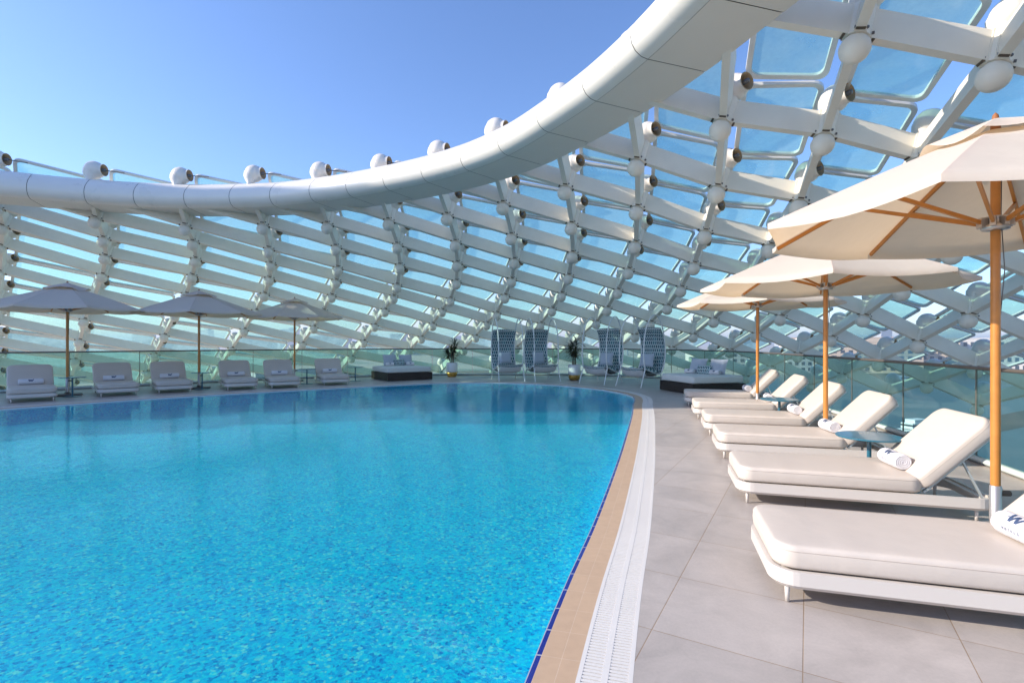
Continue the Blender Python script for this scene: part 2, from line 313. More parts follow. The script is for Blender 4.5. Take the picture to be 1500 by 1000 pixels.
class MB:
    """collects geometry, then builds ONE mesh object"""
    def __init__(s): s.v = []; s.f = []; s.m = []; s.uv = {}; s.sm = []
    def add(s, vs, fs, mi=0, smooth=False, uvs=None):
        o = len(s.v); s.v += [Vector(p) for p in vs]
        for i, f in enumerate(fs):
            s.f.append(tuple(a+o for a in f)); s.m.append(mi); s.sm.append(smooth)
            if uvs: s.uv[len(s.f)-1] = uvs[i]
        return s
    def box(s, c, d, mi=0, R=None, bev=0):
        x, y, z = d[0]/2, d[1]/2, d[2]/2
        pts = [Vector((a*x, b*y, e*z)) for e in (-1, 1) for b in (-1, 1) for a in (-1, 1)]
        if R is not None: pts = [R @ p for p in pts]
        pts = [p+Vector(c) for p in pts]
        s.add(pts, [(0, 2, 3, 1), (4, 5, 7, 6), (0, 1, 5, 4), (2, 6, 7, 3), (0, 4, 6, 2), (1, 3, 7, 5)], mi); return s
    def bar(s, a, b, w, h, up=(0, 0, 1), mi=0):
        a, b = Vector(a), Vector(b); d = (b-a).normalized(); up = Vector(up)
        sd = d.cross(up)
        if sd.length < 1e-4: sd = d.cross(Vector((1, 0, 0)))
        sd.normalize(); u = sd.cross(d)
        R = Matrix((d, sd, u)).transposed()
        s.box((a+b)/2, ((b-a).length, w, h), mi, R); return s
    def tube(s, pts, r, n=8, mi=0, closed=False, cap=True):
        pts = [Vector(p) for p in pts]; L = len(pts)
        rs = r if isinstance(r, (list, tuple)) else [r]*L
        rings = []; prev = None
        for i, p in enumerate(pts):
            if closed: t = pts[(i+1) % L]-pts[i-1]
            else: t = pts[min(i+1, L-1)]-pts[max(i-1, 0)]
            t.normalize()
            if prev is None:
                a = t.cross(Vector((0, 0, 1)))
                if a.length < 1e-3: a = t.cross(Vector((1, 0, 0)))
            else: a = prev-t*prev.dot(t)
            a.normalize(); prev = a; b = t.cross(a)
            rings.append([p+(a*math.cos(2*PI*k/n)+b*math.sin(2*PI*k/n))*rs[i] for k in range(n)])
        vs = [q for rg in rings for q in rg]; fs = []
        for i in range(L if closed else L-1):
            j = (i+1) % L
            for k in range(n): fs.append((i*n+k, i*n+(k+1) % n, j*n+(k+1) % n, j*n+k))
        s.add(vs, fs, mi, True)
        if cap and not closed:
            s.add(rings[0], [tuple(range(n))[::-1]], mi); s.add(rings[-1], [tuple(range(n))], mi)
        return s
    def lathe(s, prof, n=20, mi=0, mat4=None, smooth=True):
        vs = []; fs = []
        for r, z in prof:
            for k in range(n): vs.append(Vector((r*math.cos(2*PI*k/n), r*math.sin(2*PI*k/n), z)))
        if mat4 is not None: vs = [mat4 @ v for v in vs]
        for i in range(len(prof)-1):
            for k in range(n): fs.append((i*n+k, i*n+(k+1) % n, (i+1)*n+(k+1) % n, (i+1)*n+k))
        s.add(vs, fs, mi, smooth); return s
    def build(s, name, mats, parent=None, loc=None):
        me = bpy.data.meshes.new(name); me.from_pydata([tuple(v) for v in s.v], [], s.f)
        if not isinstance(mats, (list, tuple)): mats = [mats]
        for mm in mats: me.materials.append(mm)
        me.polygons.foreach_set('material_index', s.m); me.polygons.foreach_set('use_smooth', s.sm)
        if s.uv:
            ul = me.uv_layers.new(name='UVMap')
            for fi, uvs in s.uv.items():
                for li, q in zip(me.polygons[fi].loop_indices, uvs): ul.data[li].uv = q
        me.update()
        o = bpy.data.objects.new(name, me); COL.objects.link(o)
        if parent: o.parent = parent
        if loc: o.location = loc
        return o

def rrect(L, W, r, n=6):
    pts = []
    for cx, cy, a0 in ((L/2-r, W/2-r, 0), (-L/2+r, W/2-r, 90), (-L/2+r, -W/2+r, 180), (L/2-r, -W/2+r, 270)):
        for k in range(n+1):
            a = math.radians(a0+90*k/n); pts.append((cx+r*math.cos(a), cy+r*math.sin(a)))
    return pts

def slab(mb, L, W, z0, z1, rp=.12, re=.04, X=None, mi=0, puff=.0, cx=0, bulge=0):
    """cushion: rounded rectangle in plan with rolled edges"""
    X = X or Matrix.Identity(4); loops = []
    prof = []
    for k in range(5):
        a = PI/2*k/4; prof.append((re*(1-math.sin(a)), z0+re*(1-math.cos(a))))
    prof = [(re, z0)]+prof[1:]
    if bulge: prof.append((-bulge, (z0+z1)/2))
    for k in range(5):
        a = PI/2*k/4; prof.append((re*(1-math.cos(a)), z1-re*(1-math.sin(a))))
    for ins, z in prof:
        rr = max(.01, rp-ins); loops.append([(x+cx, y, z) for x, y in rrect(L-2*ins, W-2*ins, rr)])
    for ins, dz in ((re+.05, .3), (re+.12, .65), (re+.22, 1)):
        rr = max(.01, rp-ins*.5); loops.append([(x+cx, y, z1+puff*dz) for x, y in rrect(L-2*ins, W-2*ins, rr)])
    n = len(loops[0]); vs = [X @ Vector(p) for lp in loops for p in lp]; fs = []
    for i in range(len(loops)-1):
        for k in range(n): fs.append((i*n+k, i*n+(k+1) % n, (i+1)*n+(k+1) % n, (i+1)*n+k))
    fs.append(tuple(range(n))[::-1]); fs.append(tuple((len(loops)-1)*n+k for k in range(n)))
    mb.add(vs, fs, mi, True); return mb

def catmull(P, n=6, closed=False):
    out = []; L = len(P)
    rng = range(L if closed else L-1)
    for i in rng:
        p0, p1, p2, p3 = (P[(i-1) % L] if closed or i > 0 else P[0]), P[i], P[(i+1) % L], (P[(i+2) % L] if closed or i+2 < L else P[-1])
        for k in range(n):
            t = k/n
            out.append(tuple(.5*((2*b)+(-a+c)*t+(2*a-5*b+4*c-d)*t*t+(-a+3*b-3*c+d)*t**3) for a, b, c, d in zip(p0, p1, p2, p3)))
    if not closed: out.append(tuple(P[-1]))
    return out

def normals2(P, closed):
    out = []; L = len(P)
    for i in range(L):
        a = P[(i-1) % L] if closed or i > 0 else P[0]; b = P[(i+1) % L] if closed or i < L-1 else P[-1]
        t = Vector((b[0]-a[0], b[1]-a[1])).normalized(); out.append(Vector((t.y, -t.x)))
    return out

# ------------------------------------------------------------------ pool and deck
EDGE = [(.05, 2.4), (.35, 3.4), (.72, 4.55), (1.24, 6.3), (1.74, 8.05), (2.58, 11.1), (3.06, 13.0), (3.36, 14.1), (3.5, 15.1), (3.3, 16.3), (2.7, 17.6), (1.5, 19.0), (0, 19.85), (-1.4, 20.05), (-2.95, 19.75), (-5.65, 18.0), (-7.7, 16.5), (-9.65, 14.9), (-11.1, 13.4), (-12.3, 11.9), (-13.6, 9.3), (-14.2, 6), (-13.8, 2), (-12.2, -1.5), (-8, -4.2), (-3.5, -3.9), (-1.3, -1.5), (-.5, .5)]
E2 = catmull(EDGE, 8, True)
# arc-length resample
def resample(P, step, closed=True):
    Q = []; L = len(P); acc = 0; nxt = 0
    for i in range(L if closed else L-1):
        a, b = Vector(P[i]), Vector(P[(i+1) % L]); d = (b-a).length
        while nxt <= acc+d:
            Q.append(tuple(a.lerp(b, (nxt-acc)/d))); nxt += step
        acc += d
    return Q
E2 = resample(E2, .3)[:-1]
NE = normals2(E2, True)
cen = Vector((-5, 8))
if (Vector(E2[0])+NE[0]-cen).length < (Vector(E2[0])-cen).length: NE = [-n for n in NE]
def off(d): return [(p[0]+n.x*d, p[1]+n.y*d) for p, n in zip(E2, NE)]

def band(name, d0, z0, d1, z1, m, uoff=0):
    A, B = off(d0), off(d1); n = len(A); mb = MB(); w = math.hypot(d1-d0, z1-z0)
    vs = [(x, y, z0) for x, y in A]+[(x, y, z1) for x, y in B]
    fs = []; uvs = []
    for i in range(n):
        j = (i+1) % n; fs.append((i, n+i, n+j, j)); u0, u1 = i*.3, (i+1)*.3
        uvs.append(((u0, 0), (u0, w), (u1, w), (u1, 0)))
    mb.add(vs, fs, 0, False, uvs)
    return mb.build(name, m)
NAVY, TAN, GR = .035, .235, .495
WZ = -.03
tag(band('pool_edge_tiles', .004, -.006, NAVY, -.004, M['navy']), kind='structure')
tag(band('pool_rim', 0, WZ-.04, .004, -.006, M['white']), kind='structure')
tag(band('pool_coping', NAVY, -.004, TAN, 0, M['tan']), kind='structure')
tag(band('overflow_channel', TAN, -.03, GR, -.03, M['channel']), kind='structure')
tag(band('pool_wall', 0, WZ-.04, -.02, -.42, M['mosaic']), kind='structure')
# grate: kerbs, centre rib and slats
g = MB()
for d0, d1 in ((TAN, TAN+.022), (GR-.022, GR), ((TAN+GR)/2-.016, (TAN+GR)/2+.016)):
    A, B = off(d0), off(d1); n = len(A)
    vs = [(x, y, .0006) for x, y in A]+[(x, y, .0006) for x, y in B]+[(x, y, -.02) for x, y in A]+[(x, y, -.02) for x, y in B]
    fs = []
    for i in range(n):
        j = (i+1) % n; fs += [(i, n+i, n+j, j), (i, j, 2*n+j, 2*n+i), (n+i, 3*n+i, 3*n+j, n+j)]
    g.add(vs, fs)
fine = resample(E2+[E2[0]], .026, False); nf = normals2(fine, False)
sgn = 1 if nf[0].dot(NE[0]) > 0 else -1
for p, nn in zip(fine, nf):
    nn = nn*sgn; t = Vector((-nn.y, nn.x)); P0 = Vector(p)
    for d0, d1 in ((TAN+.022, (TAN+GR)/2-.016), ((TAN+GR)/2+.016, GR-.022)):
        a, b = P0+nn*d0-t*.0088, P0+nn*d1-t*.0088; c, d = P0+nn*d1+t*.0088, P0+nn*d0+t*.0088
        g.add([(q.x, q.y, 0) for q in (a, b, c, d)]+[(q.x, q.y, -.014) for q in (a, b, c, d)], [(0, 1, 2, 3), (0, 4, 5, 1), (2, 6, 7, 3)])
o = g.build('overflow_grate', M['gratew']); tag(o, kind='structure')
# water and floor
def polyfill(name, loops, z, m):
    vv = [[Vector((x, y, z)) for x, y in lp] for lp in loops]
    tr = tessellate_polygon(vv); vs = [v for lp in vv for v in lp]
    mb = MB(); fs = []
    for t in tr:
        a, b, c = (vs[i] for i in t)
        fs.append(t if (b-a).cross(c-a).z > 0 else t[::-1])
    mb.add(vs, fs); return mb.build(name, m)
tag(polyfill('pool_water', [off(.012)], WZ, M['water']), kind='structure')
tag(polyfill('pool_floor', [off(-.018)], -.38, M['mosaic']), kind='structure')

RAIL = [(-24, -3), (-23.2, 4), (-20.5, 10), (-17.2, 14.6), (-14.6, 17.2), (-12.6, 19.0), (-10.2, 21.3), (-7.2, 23.0), (-4.2, 24.0), (-.8, 24.4), (2.6, 24.2), (5.2, 23.2), (7.0, 21.2), (7.75, 18.4), (7.7, 15.4), (7.35, 12.7), (6.75, 9.4), (6.25, 7.2), (5.9, 5.9), (5.35, 3.9), (4.8, 1.9), (4.3, 0), (3.8, -2)]
R2 = catmull(RAIL, 8)
RN = normals2(R2, False)
RN = [(-n if n.dot(Vector(p)-Vector((-5, 8))) < 0 else n) for n, p in zip(RN, R2)]
outer = [(p[0]+n.x*.22, p[1]+n.y*.22) for p, n in zip(R2, RN)]+[(3, -9), (-20, -9)]
tag(polyfill('deck', [outer, off(GR)], 0, M['deck']), kind='structure')
# slab edge and lower roof of the building below
mb = MB(); n = len(outer)
vs = [(x, y, -.001) for x, y in outer]+[(x, y, -.75) for x, y in outer]
mb.add(vs, [(i, (i+1) % n, n+(i+1) % n, n+i) for i in range(n)]); tag(mb.build('deck_edge', M['slab']), kind='structure')

# lower terrace of the hotel below the deck, stepping outwards
def stepring(d0, z0, d1, z1, m, name):
    A = [(p[0]+n.x*d0, p[1]+n.y*d0) for p, n in zip(R2, RN)]; B = [(p[0]+n.x*d1, p[1]+n.y*d1) for p, n in zip(R2, RN)]
    n_ = len(A); mb = MB(); mb.add([(x, y, z0) for x, y in A]+[(x, y, z1) for x, y in B], [(i, i+1, n_+i+1, n_+i) for i in range(n_-1)])
    o = mb.build(name, m); return tag(o, kind='structure')
stepring(.2, -.76, 1.1, -.80, M['slab'], 'ledge')
stepring(1.1, -.80, 1.12, -3.4, M['slab'], 'ledge_face')
stepring(1.1, -3.4, 3.2, -3.6, M['roofdk'], 'lower_roof')
stepring(3.2, -3.6, 3.3, -26, M['stonew'], 'hotel_wall')

# ------------------------------------------------------------------ balustrade
bal = empty('glass_balustrade', (0, 0, 0)); tag(bal, 'frameless glass balustrade with thin steel handrail curving round the whole deck', 'balustrade')
RR = resample(R2, 1.9, False)
RS = resample(R2, .38, False)
t = MB(); t.tube([(x, y, 1.25) for x, y in RS], .026, 8); t.build('handrail', M['rail'], bal)
t = MB(); t.tube([(x, y, .05) for x, y in RS], .05, 4); t.build('glass_shoe', M['shoe'], bal)
for i in range(len(RR)-1):
    a, b = Vector((*RR[i], 0)), Vector((*RR[i+1], 0)); d = (b-a).normalized()
    p = MB(); p.bar(a+d*.012+Vector((0, 0, .66)), b-d*.012+Vector((0, 0, .66)), .016, 1.14)
    p.build('glass_sheet', M['railglass'], bal)
    if i > 0:
        q = MB(); q.bar(a+Vector((0, 0, .1)), a+Vector((0, 0, 1.225)), .02, .012); q.build('joint_strip', M['rail'], bal)

# ------------------------------------------------------------------ canopy
can = empty('gridshell_canopy', (0, 0, 0)); tag(can, 'white steel gridshell canopy with blue glass panels and thick ring beam above the pool', 'canopy')
NC, NK = len(GRID), 12
def P(c, k): return Vector(GRID[c][k+2])
def nrm(c, k):
    c0, c1 = max(0, c-1), min(NC-1, c+1); k0, k1 = max(-2, k-1), min(11, k+1)
    n = (P(c1, k)-P(c0, k)).cross(P(c, k1)-P(c, k0)).normalized()
    return n if n.z > 0 else -n
def bdir(c, k):
    if c+1 < NC and k+1 < 12: return (P(c+1, k+1)-P(c, k)).normalized()
    return (P(c, k)-P(c-1, k-1)).normalized()
def vis(p):
    """apparent size: nearer and inside the frame first"""
    if p.y < .5: return -p.length
    x, y = p.x/p.y, (p.z-H)/p.y
    inf = abs(x) < 1.08 and -.1 < y < .72
    return (1000 if inf else 0)-p.length
def emit(items, name, mats, sub=None):
    """items = [(centre, fn(mb), ...)]; the 100 that show largest as parts, the rest as one part"""
    items.sort(key=lambda it: -vis(it[0])); rest = MB(); rest2 = MB()
    for i, it in enumerate(items):
        if i < 99:
            mb = MB(); it[1](mb); o = mb.build(name, mats, can)
            if sub and it[2]: m2 = MB(); it[2](m2); m2.build(sub[0], sub[1], o)
        else:
            it[1](rest)
            if sub and it[2]: it[2](rest2)
    if rest.f:
        o = rest.build(name, mats, can); o['kind'] = 'stuff'
        if rest2.f: m2 = rest2.build(sub[0], sub[1], o); m2['kind'] = 'stuff'

DA, DB, WA, WB = .42, .46, .13, .125
ribs, crosses, panels, hubs = [], [], [], []
def beamfn(a, b, na, nb, w, d):
    def fn(mb):
        t = (b-a).normalized(); a2, b2 = a+t*.09, b-t*.09
        vs = []
        for p, n in ((a2, na), (b2, nb)):
            s = t.cross(n).normalized(); n2 = s.cross(t)
            for q, r in ((-.5, 0), (.5, 0), (.5, 1), (-.5, 1)): vs.append(p+s*q*w+n2*(r*d))
        mb.add(vs, [(0, 1, 2, 3), (4, 7, 6, 5), (0, 4, 5, 1), (1, 5, 6, 2), (2, 6, 7, 3), (3, 7, 4, 0)])
        # bottom flange lip and web bolts plates
        for p, n, sg in ((a2, na, 1), (b2, nb, -1)):
            s = t.cross(n).normalized(); n2 = s.cross(t)
            R = Matrix((t, s, n2)).transposed()
            mb.box(p+t*sg*.05+n2*(d*.5), (.05, w+.03, d+.03), 0, R)
            mb.box(p+t*sg*.105+n2*(-.006), (.035, w*.9, .014), 1, R)
    return fn
for c in range(NC):
    for k in range(0, NK):
        if k+1 < NK:
            a, b = P(c, k), P(c, k+1)
            ribs.append(((a+b)/2, beamfn(a, b, nrm(c, k), nrm(c, k+1), WA, DA)))
        if c+1 < NC and k+1 < NK:
            a, b = P(c, k), P(c+1, k+1)
            crosses.append(((a+b)/2, beamfn(a, b, nrm(c, k), nrm(c+1, k+1), WB, DB)))
emit(ribs, 'rib_beam', [M['steel'], M['dark']]); emit(crosses, 'cross_beam', [M['steel'], M['dark']])

# node hubs (core and ball cap underneath) and lamp posts, shared meshes set in each node's own frame
def hub_mesh(mb, X):
    mb.lathe([(.0, DB+.02), (.16, DB+.02), (.165, -.015), (.0, -.015)], 14, 0, X, False)
    for q in range(8):
        a = q*PI/4+.2; mb.box((.185*math.cos(a), .185*math.sin(a), .035), (.03, .03, .028), 1, Matrix.Rotation(a, 3, 'Z')) if X == Matrix.Identity(4) else None
    r = .20; prof = []
    for k in range(0, 9):
        a = PI*(k/8)*.86+.0; prof.append((r*math.sin(a)+.0001, -.17-r*math.cos(a)))
    prof += [(.115, -.02)]
    mb.lathe(prof, 16, 0, X)
def post_mesh(mb, X, tall=-.14):
    h0 = DB+tall
    mb.lathe([(.09, DB-.02), (.055, h0+.03), (.065, h0+.08), (.14, h0+.17), (.20, h0+.28), (.215, h0+.38)], 14, 0, X)
    # bulb whose open mouth looks along local x
    Y = X @ Matrix.Translation((.06, 0, h0+.42)) @ Matrix.Rotation(math.radians(90), 4, 'Y')
    r = .25; prof = [(.0001, -r)]+[(r*math.sin(PI*k/10), -r*math.cos(PI*k/10)) for k in range(1, 8)]
    prof += [(.165, .17), (.165, .27)]
    mb.lathe(prof, 16, 0, Y)
    mb.lathe([(.168, .27), (.15, .275), (.14, .10), (.05, .06), (.0001, .06)], 16, 1, Y)
    mb.lathe([(.05, .06), (.045, .30), (.0001, .31)], 10, 2, Y)
    if tall > 0: mb.tube([X @ Vector((.30, .02, h0+.44)), X @ Vector((.9, .0, h0+.34))], .014, 6, 2)
nodes = []
def frame_at(c, k, mouth=False):
    n = nrm(c, k); t = bdir(c, k)
    if mouth:
        ad = (P(c, min(k+1, 11))-P(c, k)).normalized(); t = (t*.8-ad*(.45 if k == 0 else .95)).normalized()
    t = (t-n*t.dot(n)).normalized(); s = n.cross(t); p = P(c, k)
    return Matrix((( t.x, s.x, n.x, p.x), (t.y, s.y, n.y, p.y), (t.z, s.z, n.z, p.z), (0, 0, 0, 1)))
hubmb = MB(); hub_mesh(hubmb, Matrix.Identity(4)); postmb = MB(); post_mesh(postmb, Matrix.Identity(4)); postt = MB(); post_mesh(postt, Matrix.Identity(4), .12)
def emit_shared(lst, name, src_mb, mats, fn, mats_n=None):
    lst.sort(key=lambda it: -vis(it[0])); first = None; rest = MB()
    for i, (p, X) in enumerate(lst):
        if i < 99:
            if first is None: first = src_mb.build(name, mats, can); o = first
            else: o = first.copy(); COL.objects.link(o)
            o.matrix_world = X
        else: fn(rest, X)
    if rest.f: o = rest.build(name, mats, can); o['kind'] = 'stuff'
emit_shared([(P(c, k), frame_at(c, k)) for c in range(NC) for k in range(1, NK)], 'node_hub', hubmb, [M['steel'], M['rod']], hub_mesh)
emit_shared([(P(c, k), frame_at(c, k, True)) for c in range(NC) for k in range(1, NK)], 'lamp_post', postmb, [M['post'], M['brown'], M['rod']], post_mesh)
# the tall posts standing on the ring beam
f0 = None
for c in range(NC):
    X = frame_at(c, 0, True); X = X @ Matrix.Scale(1.2, 4) @ Matrix.Translation((-.26, 0, .0))
    if f0 is None: f0 = postt.build('ring_lamp_post', [M['post'], M['brown'], M['rod']], can); o = f0
    else: o = f0.copy(); COL.objects.link(o)
    o.matrix_world = X

# glass panels: tilted shingles standing off the nodes
def quad(c, k):
    A0, A1, B0, B1 = P(c, k), P(c, k+1), P(c+1, k+1), P(c+1, k+2)
    nA0, nA1, nB0, nB1 = nrm(c, k), nrm(c, k+1), nrm(c+1, k+1), nrm(c+1, k+2)
    lo, hi = .88, 1.16
    if k == 0: return A0+nA0*1.40, A1+nA1*.95, B0+nB0*1.70, B1+nB1*1.15
    return A0+nA0*lo, A1+nA1*.88, B0+nB0*hi, B1+nB1*hi
def panel_fns(c, k):
    A0, A1, B0, B1 = quad(c, k)
    Lu = ((B0-A0).length+(B1-A1).length)/2; Lv = ((A1-A0).length+(B1-B0).length)/2
    nn = (B0-A0).cross(A1-A0).normalized()
    if nn.z < 0: nn = -nn
    def mapp(x, y, z):
        u, v = x/Lu+.5, y/Lv+.5
        return (A0*(1-u)*(1-v)+A1*(1-u)*v+B0*u*(1-v)+B1*u*v)+nn*z
    L, W = Lu-.30, Lv-.07
    def frame(mb):
        lo = rrect(L, W, .2, 4); li = rrect(L-.19, W-.19, .15, 4); n = len(lo)
        vs = [mapp(x, y, .035) for x, y in lo]+[mapp(x, y, .035) for x, y in li]+[mapp(x, y, -.035) for x, y in lo]+[mapp(x, y, -.035) for x, y in li]
        fs = []
        for i in range(n):
            j = (i+1) % n
            fs += [(i, j, n+j, n+i), (2*n+i, 3*n+i, 3*n+j, 2*n+j), (i, 2*n+i, 2*n+j, j), (n+i, n+j, 3*n+j, 3*n+i)]
        mb.add(vs, fs)
    def pane(mb):
        li = rrect(L-.17, W-.17, .155, 4); n = len(li)
        mb.add([mapp(x, y, 0) for x, y in li], [tuple(range(n))])
    return pane, frame
for c in range(NC-1):
    for k in range(0, NK-2):
        pane, frame = panel_fns(c, k)
        panels.append(((P(c, k)+P(c+1, k+2))/2, pane, frame))
emit(panels, 'glass_panel', M['pane'], ('frame', M['frame']))

# ring beam: bull-nosed cladding panels and flat soffit panels with open joints, on a dark core
RING = [(-22.4, 9.6), (-21.4, 11.6), (-20.2, 13.2), (-18.7, 14.6), (-17.1, 15.7), (-15.5, 16.5), (-14.1, 17.05), (-12.7, 17.4), (-11.1, 17.6), (-9.5, 17.55), (-8.0, 17.35), (-6.45, 16.85), (-5.05, 16.25), (-3.7, 15.55), (-2.4, 14.75), (-1.15, 13.75), (-.1, 12.6), (.8, 11.2), (1.6, 9.75), (2.2, 8.3), (2.67, 6.8), (3.15, 5.1), (3.75, 3.2), (4.4, 1.3), (5.0, -.6), (5.7, -2.6)]
NSUB = 6
RC = catmull(RING, NSUB); RCN = normals2(RC, False)
RCN = [(-n if n.dot(Vector(p)-Vector((-8, 5))) < 0 else n) for n, p in zip(RCN, RC)]
Z0 = 6.17
NOSE = [(0, 0), (-.12, .02), (-.23, .09), (-.30, .19), (-.325, .31), (-.305, .43), (-.24, .55), (-.12, .68), (.02, .80), (.14, .87), (.24, .89)]
SOFF = [(1.15, 0), (0.006, 0)]
TOP = [(.24, .885), (1.05, .85), (1.15, .7), (1.15, .02)]
CORE = [(1.10, .03), (.01, .03), (-.20, .10), (-.30, .31), (-.22, .54), (.05, .79), (.25, .86), (1.02, .82), (1.10, .7)]
def sweep(mb, prof, i0, i1, g0=0, g1=0, close=False, mi=0, smooth=True):
    idx = list(range(i0, i1+1)); vs = []; m = len(prof)
    for q, i in enumerate(idx):
        p = Vector(RC[i]); n = RCN[i]; t = Vector((-n.y, n.x))
        if q == 0: p = p+(Vector(RC[i+1])-p).normalized()*g0
        if q == len(idx)-1: p = p+(Vector(RC[i-1])-p).normalized()*g1
        for a, z in prof: vs.append((p.x+n.x*a, p.y+n.y*a, Z0+z))
    fs = []
    for q in range(len(idx)-1):
        for s in range(m if close else m-1):
            fs.append((q*m+s, q*m+(s+1) % m, (q+1)*m+(s+1) % m, (q+1)*m+s))
    mb.add(vs, fs, mi, smooth)
for i in range(len(RING)-1):
    a, b = i*NSUB, (i+1)*NSUB
    mb = MB(); sweep(mb, NOSE, a, b, .008, .008); sweep(mb, TOP, a, b, .008, .008, smooth=False); mb.build('ring_cladding', M['clad'], can)
    mb = MB(); sweep(mb, SOFF, a, b, .008, .008); mb.build('ring_soffit', M['soffit'], can)
mb = MB(); sweep(mb, CORE, 0, len(RC)-1, close=True); mb.build('ring_core', M['dark'], can)

# unseen block added left of the view, outline shaped to shade the far pool
mb = MB(); X0, X1 = -40, -34
EDG = [(-26, 7.5), (11.2, 7.5), (13.8, 9.3), (15.5, 9.9), (17.9, 9.8), (18.0, 8.2), (27, 8.2)]
def yl(h):
    for (h0, y0), (h1, y1) in zip(EDG, EDG[1:]):
        if h <= h1: return y0+(y1-y0)*(h-h0)/(h1-h0)
    return EDG[-1][1]
def yr(h): 
    P_ = [(-26, 16.5), (15.6, 16.5), (16.0, 15.7), (19.3, 14.6), (20.8, 12.5), (21.2, 8.4), (40, 8.4)]
    for (h0, y0), (h1, y1) in zip(P_, P_[1:]):
        if h <= h1: return y0+(y1-y0)*(h-h0)/(h1-h0)
lev = [(-26, 8.2), (8.5, 9.9), (10.3, 11.2), (11.2, 11.4), (12.0, 13.0), (13.6, 13.8), (13.8, 15.5), (15.5, 15.6), (15.6, 16.0), (16.0, 17.9), (17.9, 18.0), (18.0, 18.3), (18.3, 19.3), (19.3, 20.8), (20.8, 21.15)]  # gaps left between levels to let streaks of sun through
for h0, h1 in lev:
    a, b_ = yl(h0+1e-4), yl(h1-1e-4)
    vs = [(x, y, h) for x in (X1, X0) for y, h in ((a, h0), (b_, h1), (yr(h1), h1), (yr(h0), h0))]
    mb.add(vs, [(0, 3, 2, 1), (4, 5, 6, 7), (0, 4, 7, 3), (1, 2, 6, 5), (0, 1, 5, 4), (3, 7, 6, 2)])
mb.box((-37, 12.2, 11), (.5, .8, 8))
blocker = mb.build('added_shade_block', M['stonew']); tag(blocker, 'unseen pale block added left of the pool deck to shade its far half', 'building')

# ------------------------------------------------------------------ loungers
# local frame: foot end at x=0, head towards +x, ground z=0
LL, LW = 2.12, .88
def leg(mb, x, y):
    mb.lathe([(.0001, .002), (.013, .002), (.017, .13), (.0001, .13)], 8, 0, Matrix.Translation((x, y, 0)))
def make_lounger(label, group):
    r = empty('sun_lounger'); tag(r, label, 'sun lounger', group)
    mb = MB(); lo = rrect(LL, LW, .15, 7); li = rrect(LL-.06, LW-.06, .12, 7); n = len(lo); cx = LL/2
    lo2 = rrect(LL-.05, LW-.05, .13, 7)
    vs = [(x+cx, y, .215) for x, y in lo]+[(x+cx, y, .13) for x, y in lo]+[(x+cx, y, .105) for x, y in lo2]+[(x+cx, y, .108) for x, y in li]+[(x+cx, y, .215) for x, y in li]
    fs = []
    for q in range(4):
        for i in range(n): fs.append((q*n+i, q*n+(i+1) % n, (q+1)*n+(i+1) % n, (q+1)*n+i))
    for i in range(n): fs.append((4*n+i, 4*n+(i+1) % n, (i+1) % n, i))
    mb.add(vs, fs, 0, False)
    mb.box((.83, 0, .19), (1.5, LW-.075, .02)); mb.box((LL-.06, 0, .19), (.05, LW-.07, .02))
    fr = mb.build('frame', M['lframe'], r)
    for x, y in ((.1, -.36), (.1, .36), (LL-.14, -.36), (LL-.14, .36)):
        m2 = MB(); leg(m2, x, y); m2.build('leg', M['lframe'], r)
    m2 = MB(); slab(m2, 1.57, LW-.02, .222, .365, .13, .032, None, 0, .010, .80, .004)
    se = m2.build('seat_cushion', M['fabric'], r)
    m2 = MB(); m2.tube([(x+.80, y, .334) for x, y in rrect(1.570, LW-.019, .131, 7)], .0028, 5, closed=True); m2.build('piping', M['piping'], se)
    # backrest pivots at x=1.5
    ang = math.radians(46); X = Matrix.Translation((1.565, 0, .235)) @ Matrix.Rotation(-ang, 4, 'Y')
    m2 = MB(); slab(m2, .84, LW-.02, .0, .135, .12, .032, X, 0, .010, .42, .004); bk = m2.build('backrest', M['fabric'], r)
    m2 = MB(); m2.tube([X @ Vector((x+.42, y, .093)) for x, y in rrect(.841, LW-.019, .121, 7)], .0028, 5, closed=True); m2.build('piping', M['piping'], bk)
    m2 = MB()
    for s in (-1, 1):
        m2.bar(X @ Vector((0, s*.37, -.012)), X @ Vector((.80, s*.37, -.012)), .03, .02)
        m2.bar(X @ Vector((.42, s*.37, -.02)), (2.02, s*.37, .20), .026, .014)
        m2.bar((1.50, s*.37, .215), X @ Vector((.22, s*.37, -.02)), .026, .014)
    m2.bar(X @ Vector((.78, -.38, -.012)), X @ Vector((.78, .38, -.012)), .03, .02)
    m2.build('backrest_support', M['strut'], r)
    return r
GR_R = 'cream sun loungers on the right of the pool'; GR_L = 'cream sun loungers along the far left edge'
uR = Vector((.961, -.276)); RZ = math.atan2(uR.y, uR.x)
right = [(1.70, 3.53), (2.34, 5.46), (2.91, 7.38), (3.38, 9.10), (3.85, 10.94), (4.37, 13.02)]
rl = ['nearest cream sun lounger, cut by the right edge, with the umbrella pole behind it', 'second nearest cream sun lounger, rolled towel before its backrest, umbrella pole across it', 'cream sun lounger just behind the nearer blue round table', 'cream sun lounger between the second umbrella pole and the farther blue table', 'cream sun lounger directly behind the farther blue table on the right', 'cream sun lounger with shaded backrest, next to the dark based daybed on the right']
proto = make_lounger(rl[0], GR_R)
loungers = []
for i, (x, y) in enumerate(right):
    o = proto if i == 0 else copy_tree(proto)
    o.location = (x, y, .003); o.rotation_euler = (0, 0, RZ); o['label'] = rl[i]; o['group'] = GR_R; loungers.append(o)
left = [(20, 591, (-.70, .71)), (151.5, 582, (-.68, .73)), (236, 577, (-.64, .77)), (336.5, 572.5, (-.58, .81)), (401, 570, (-.53, .85)), (477, 565.5, (-.48, .88))]
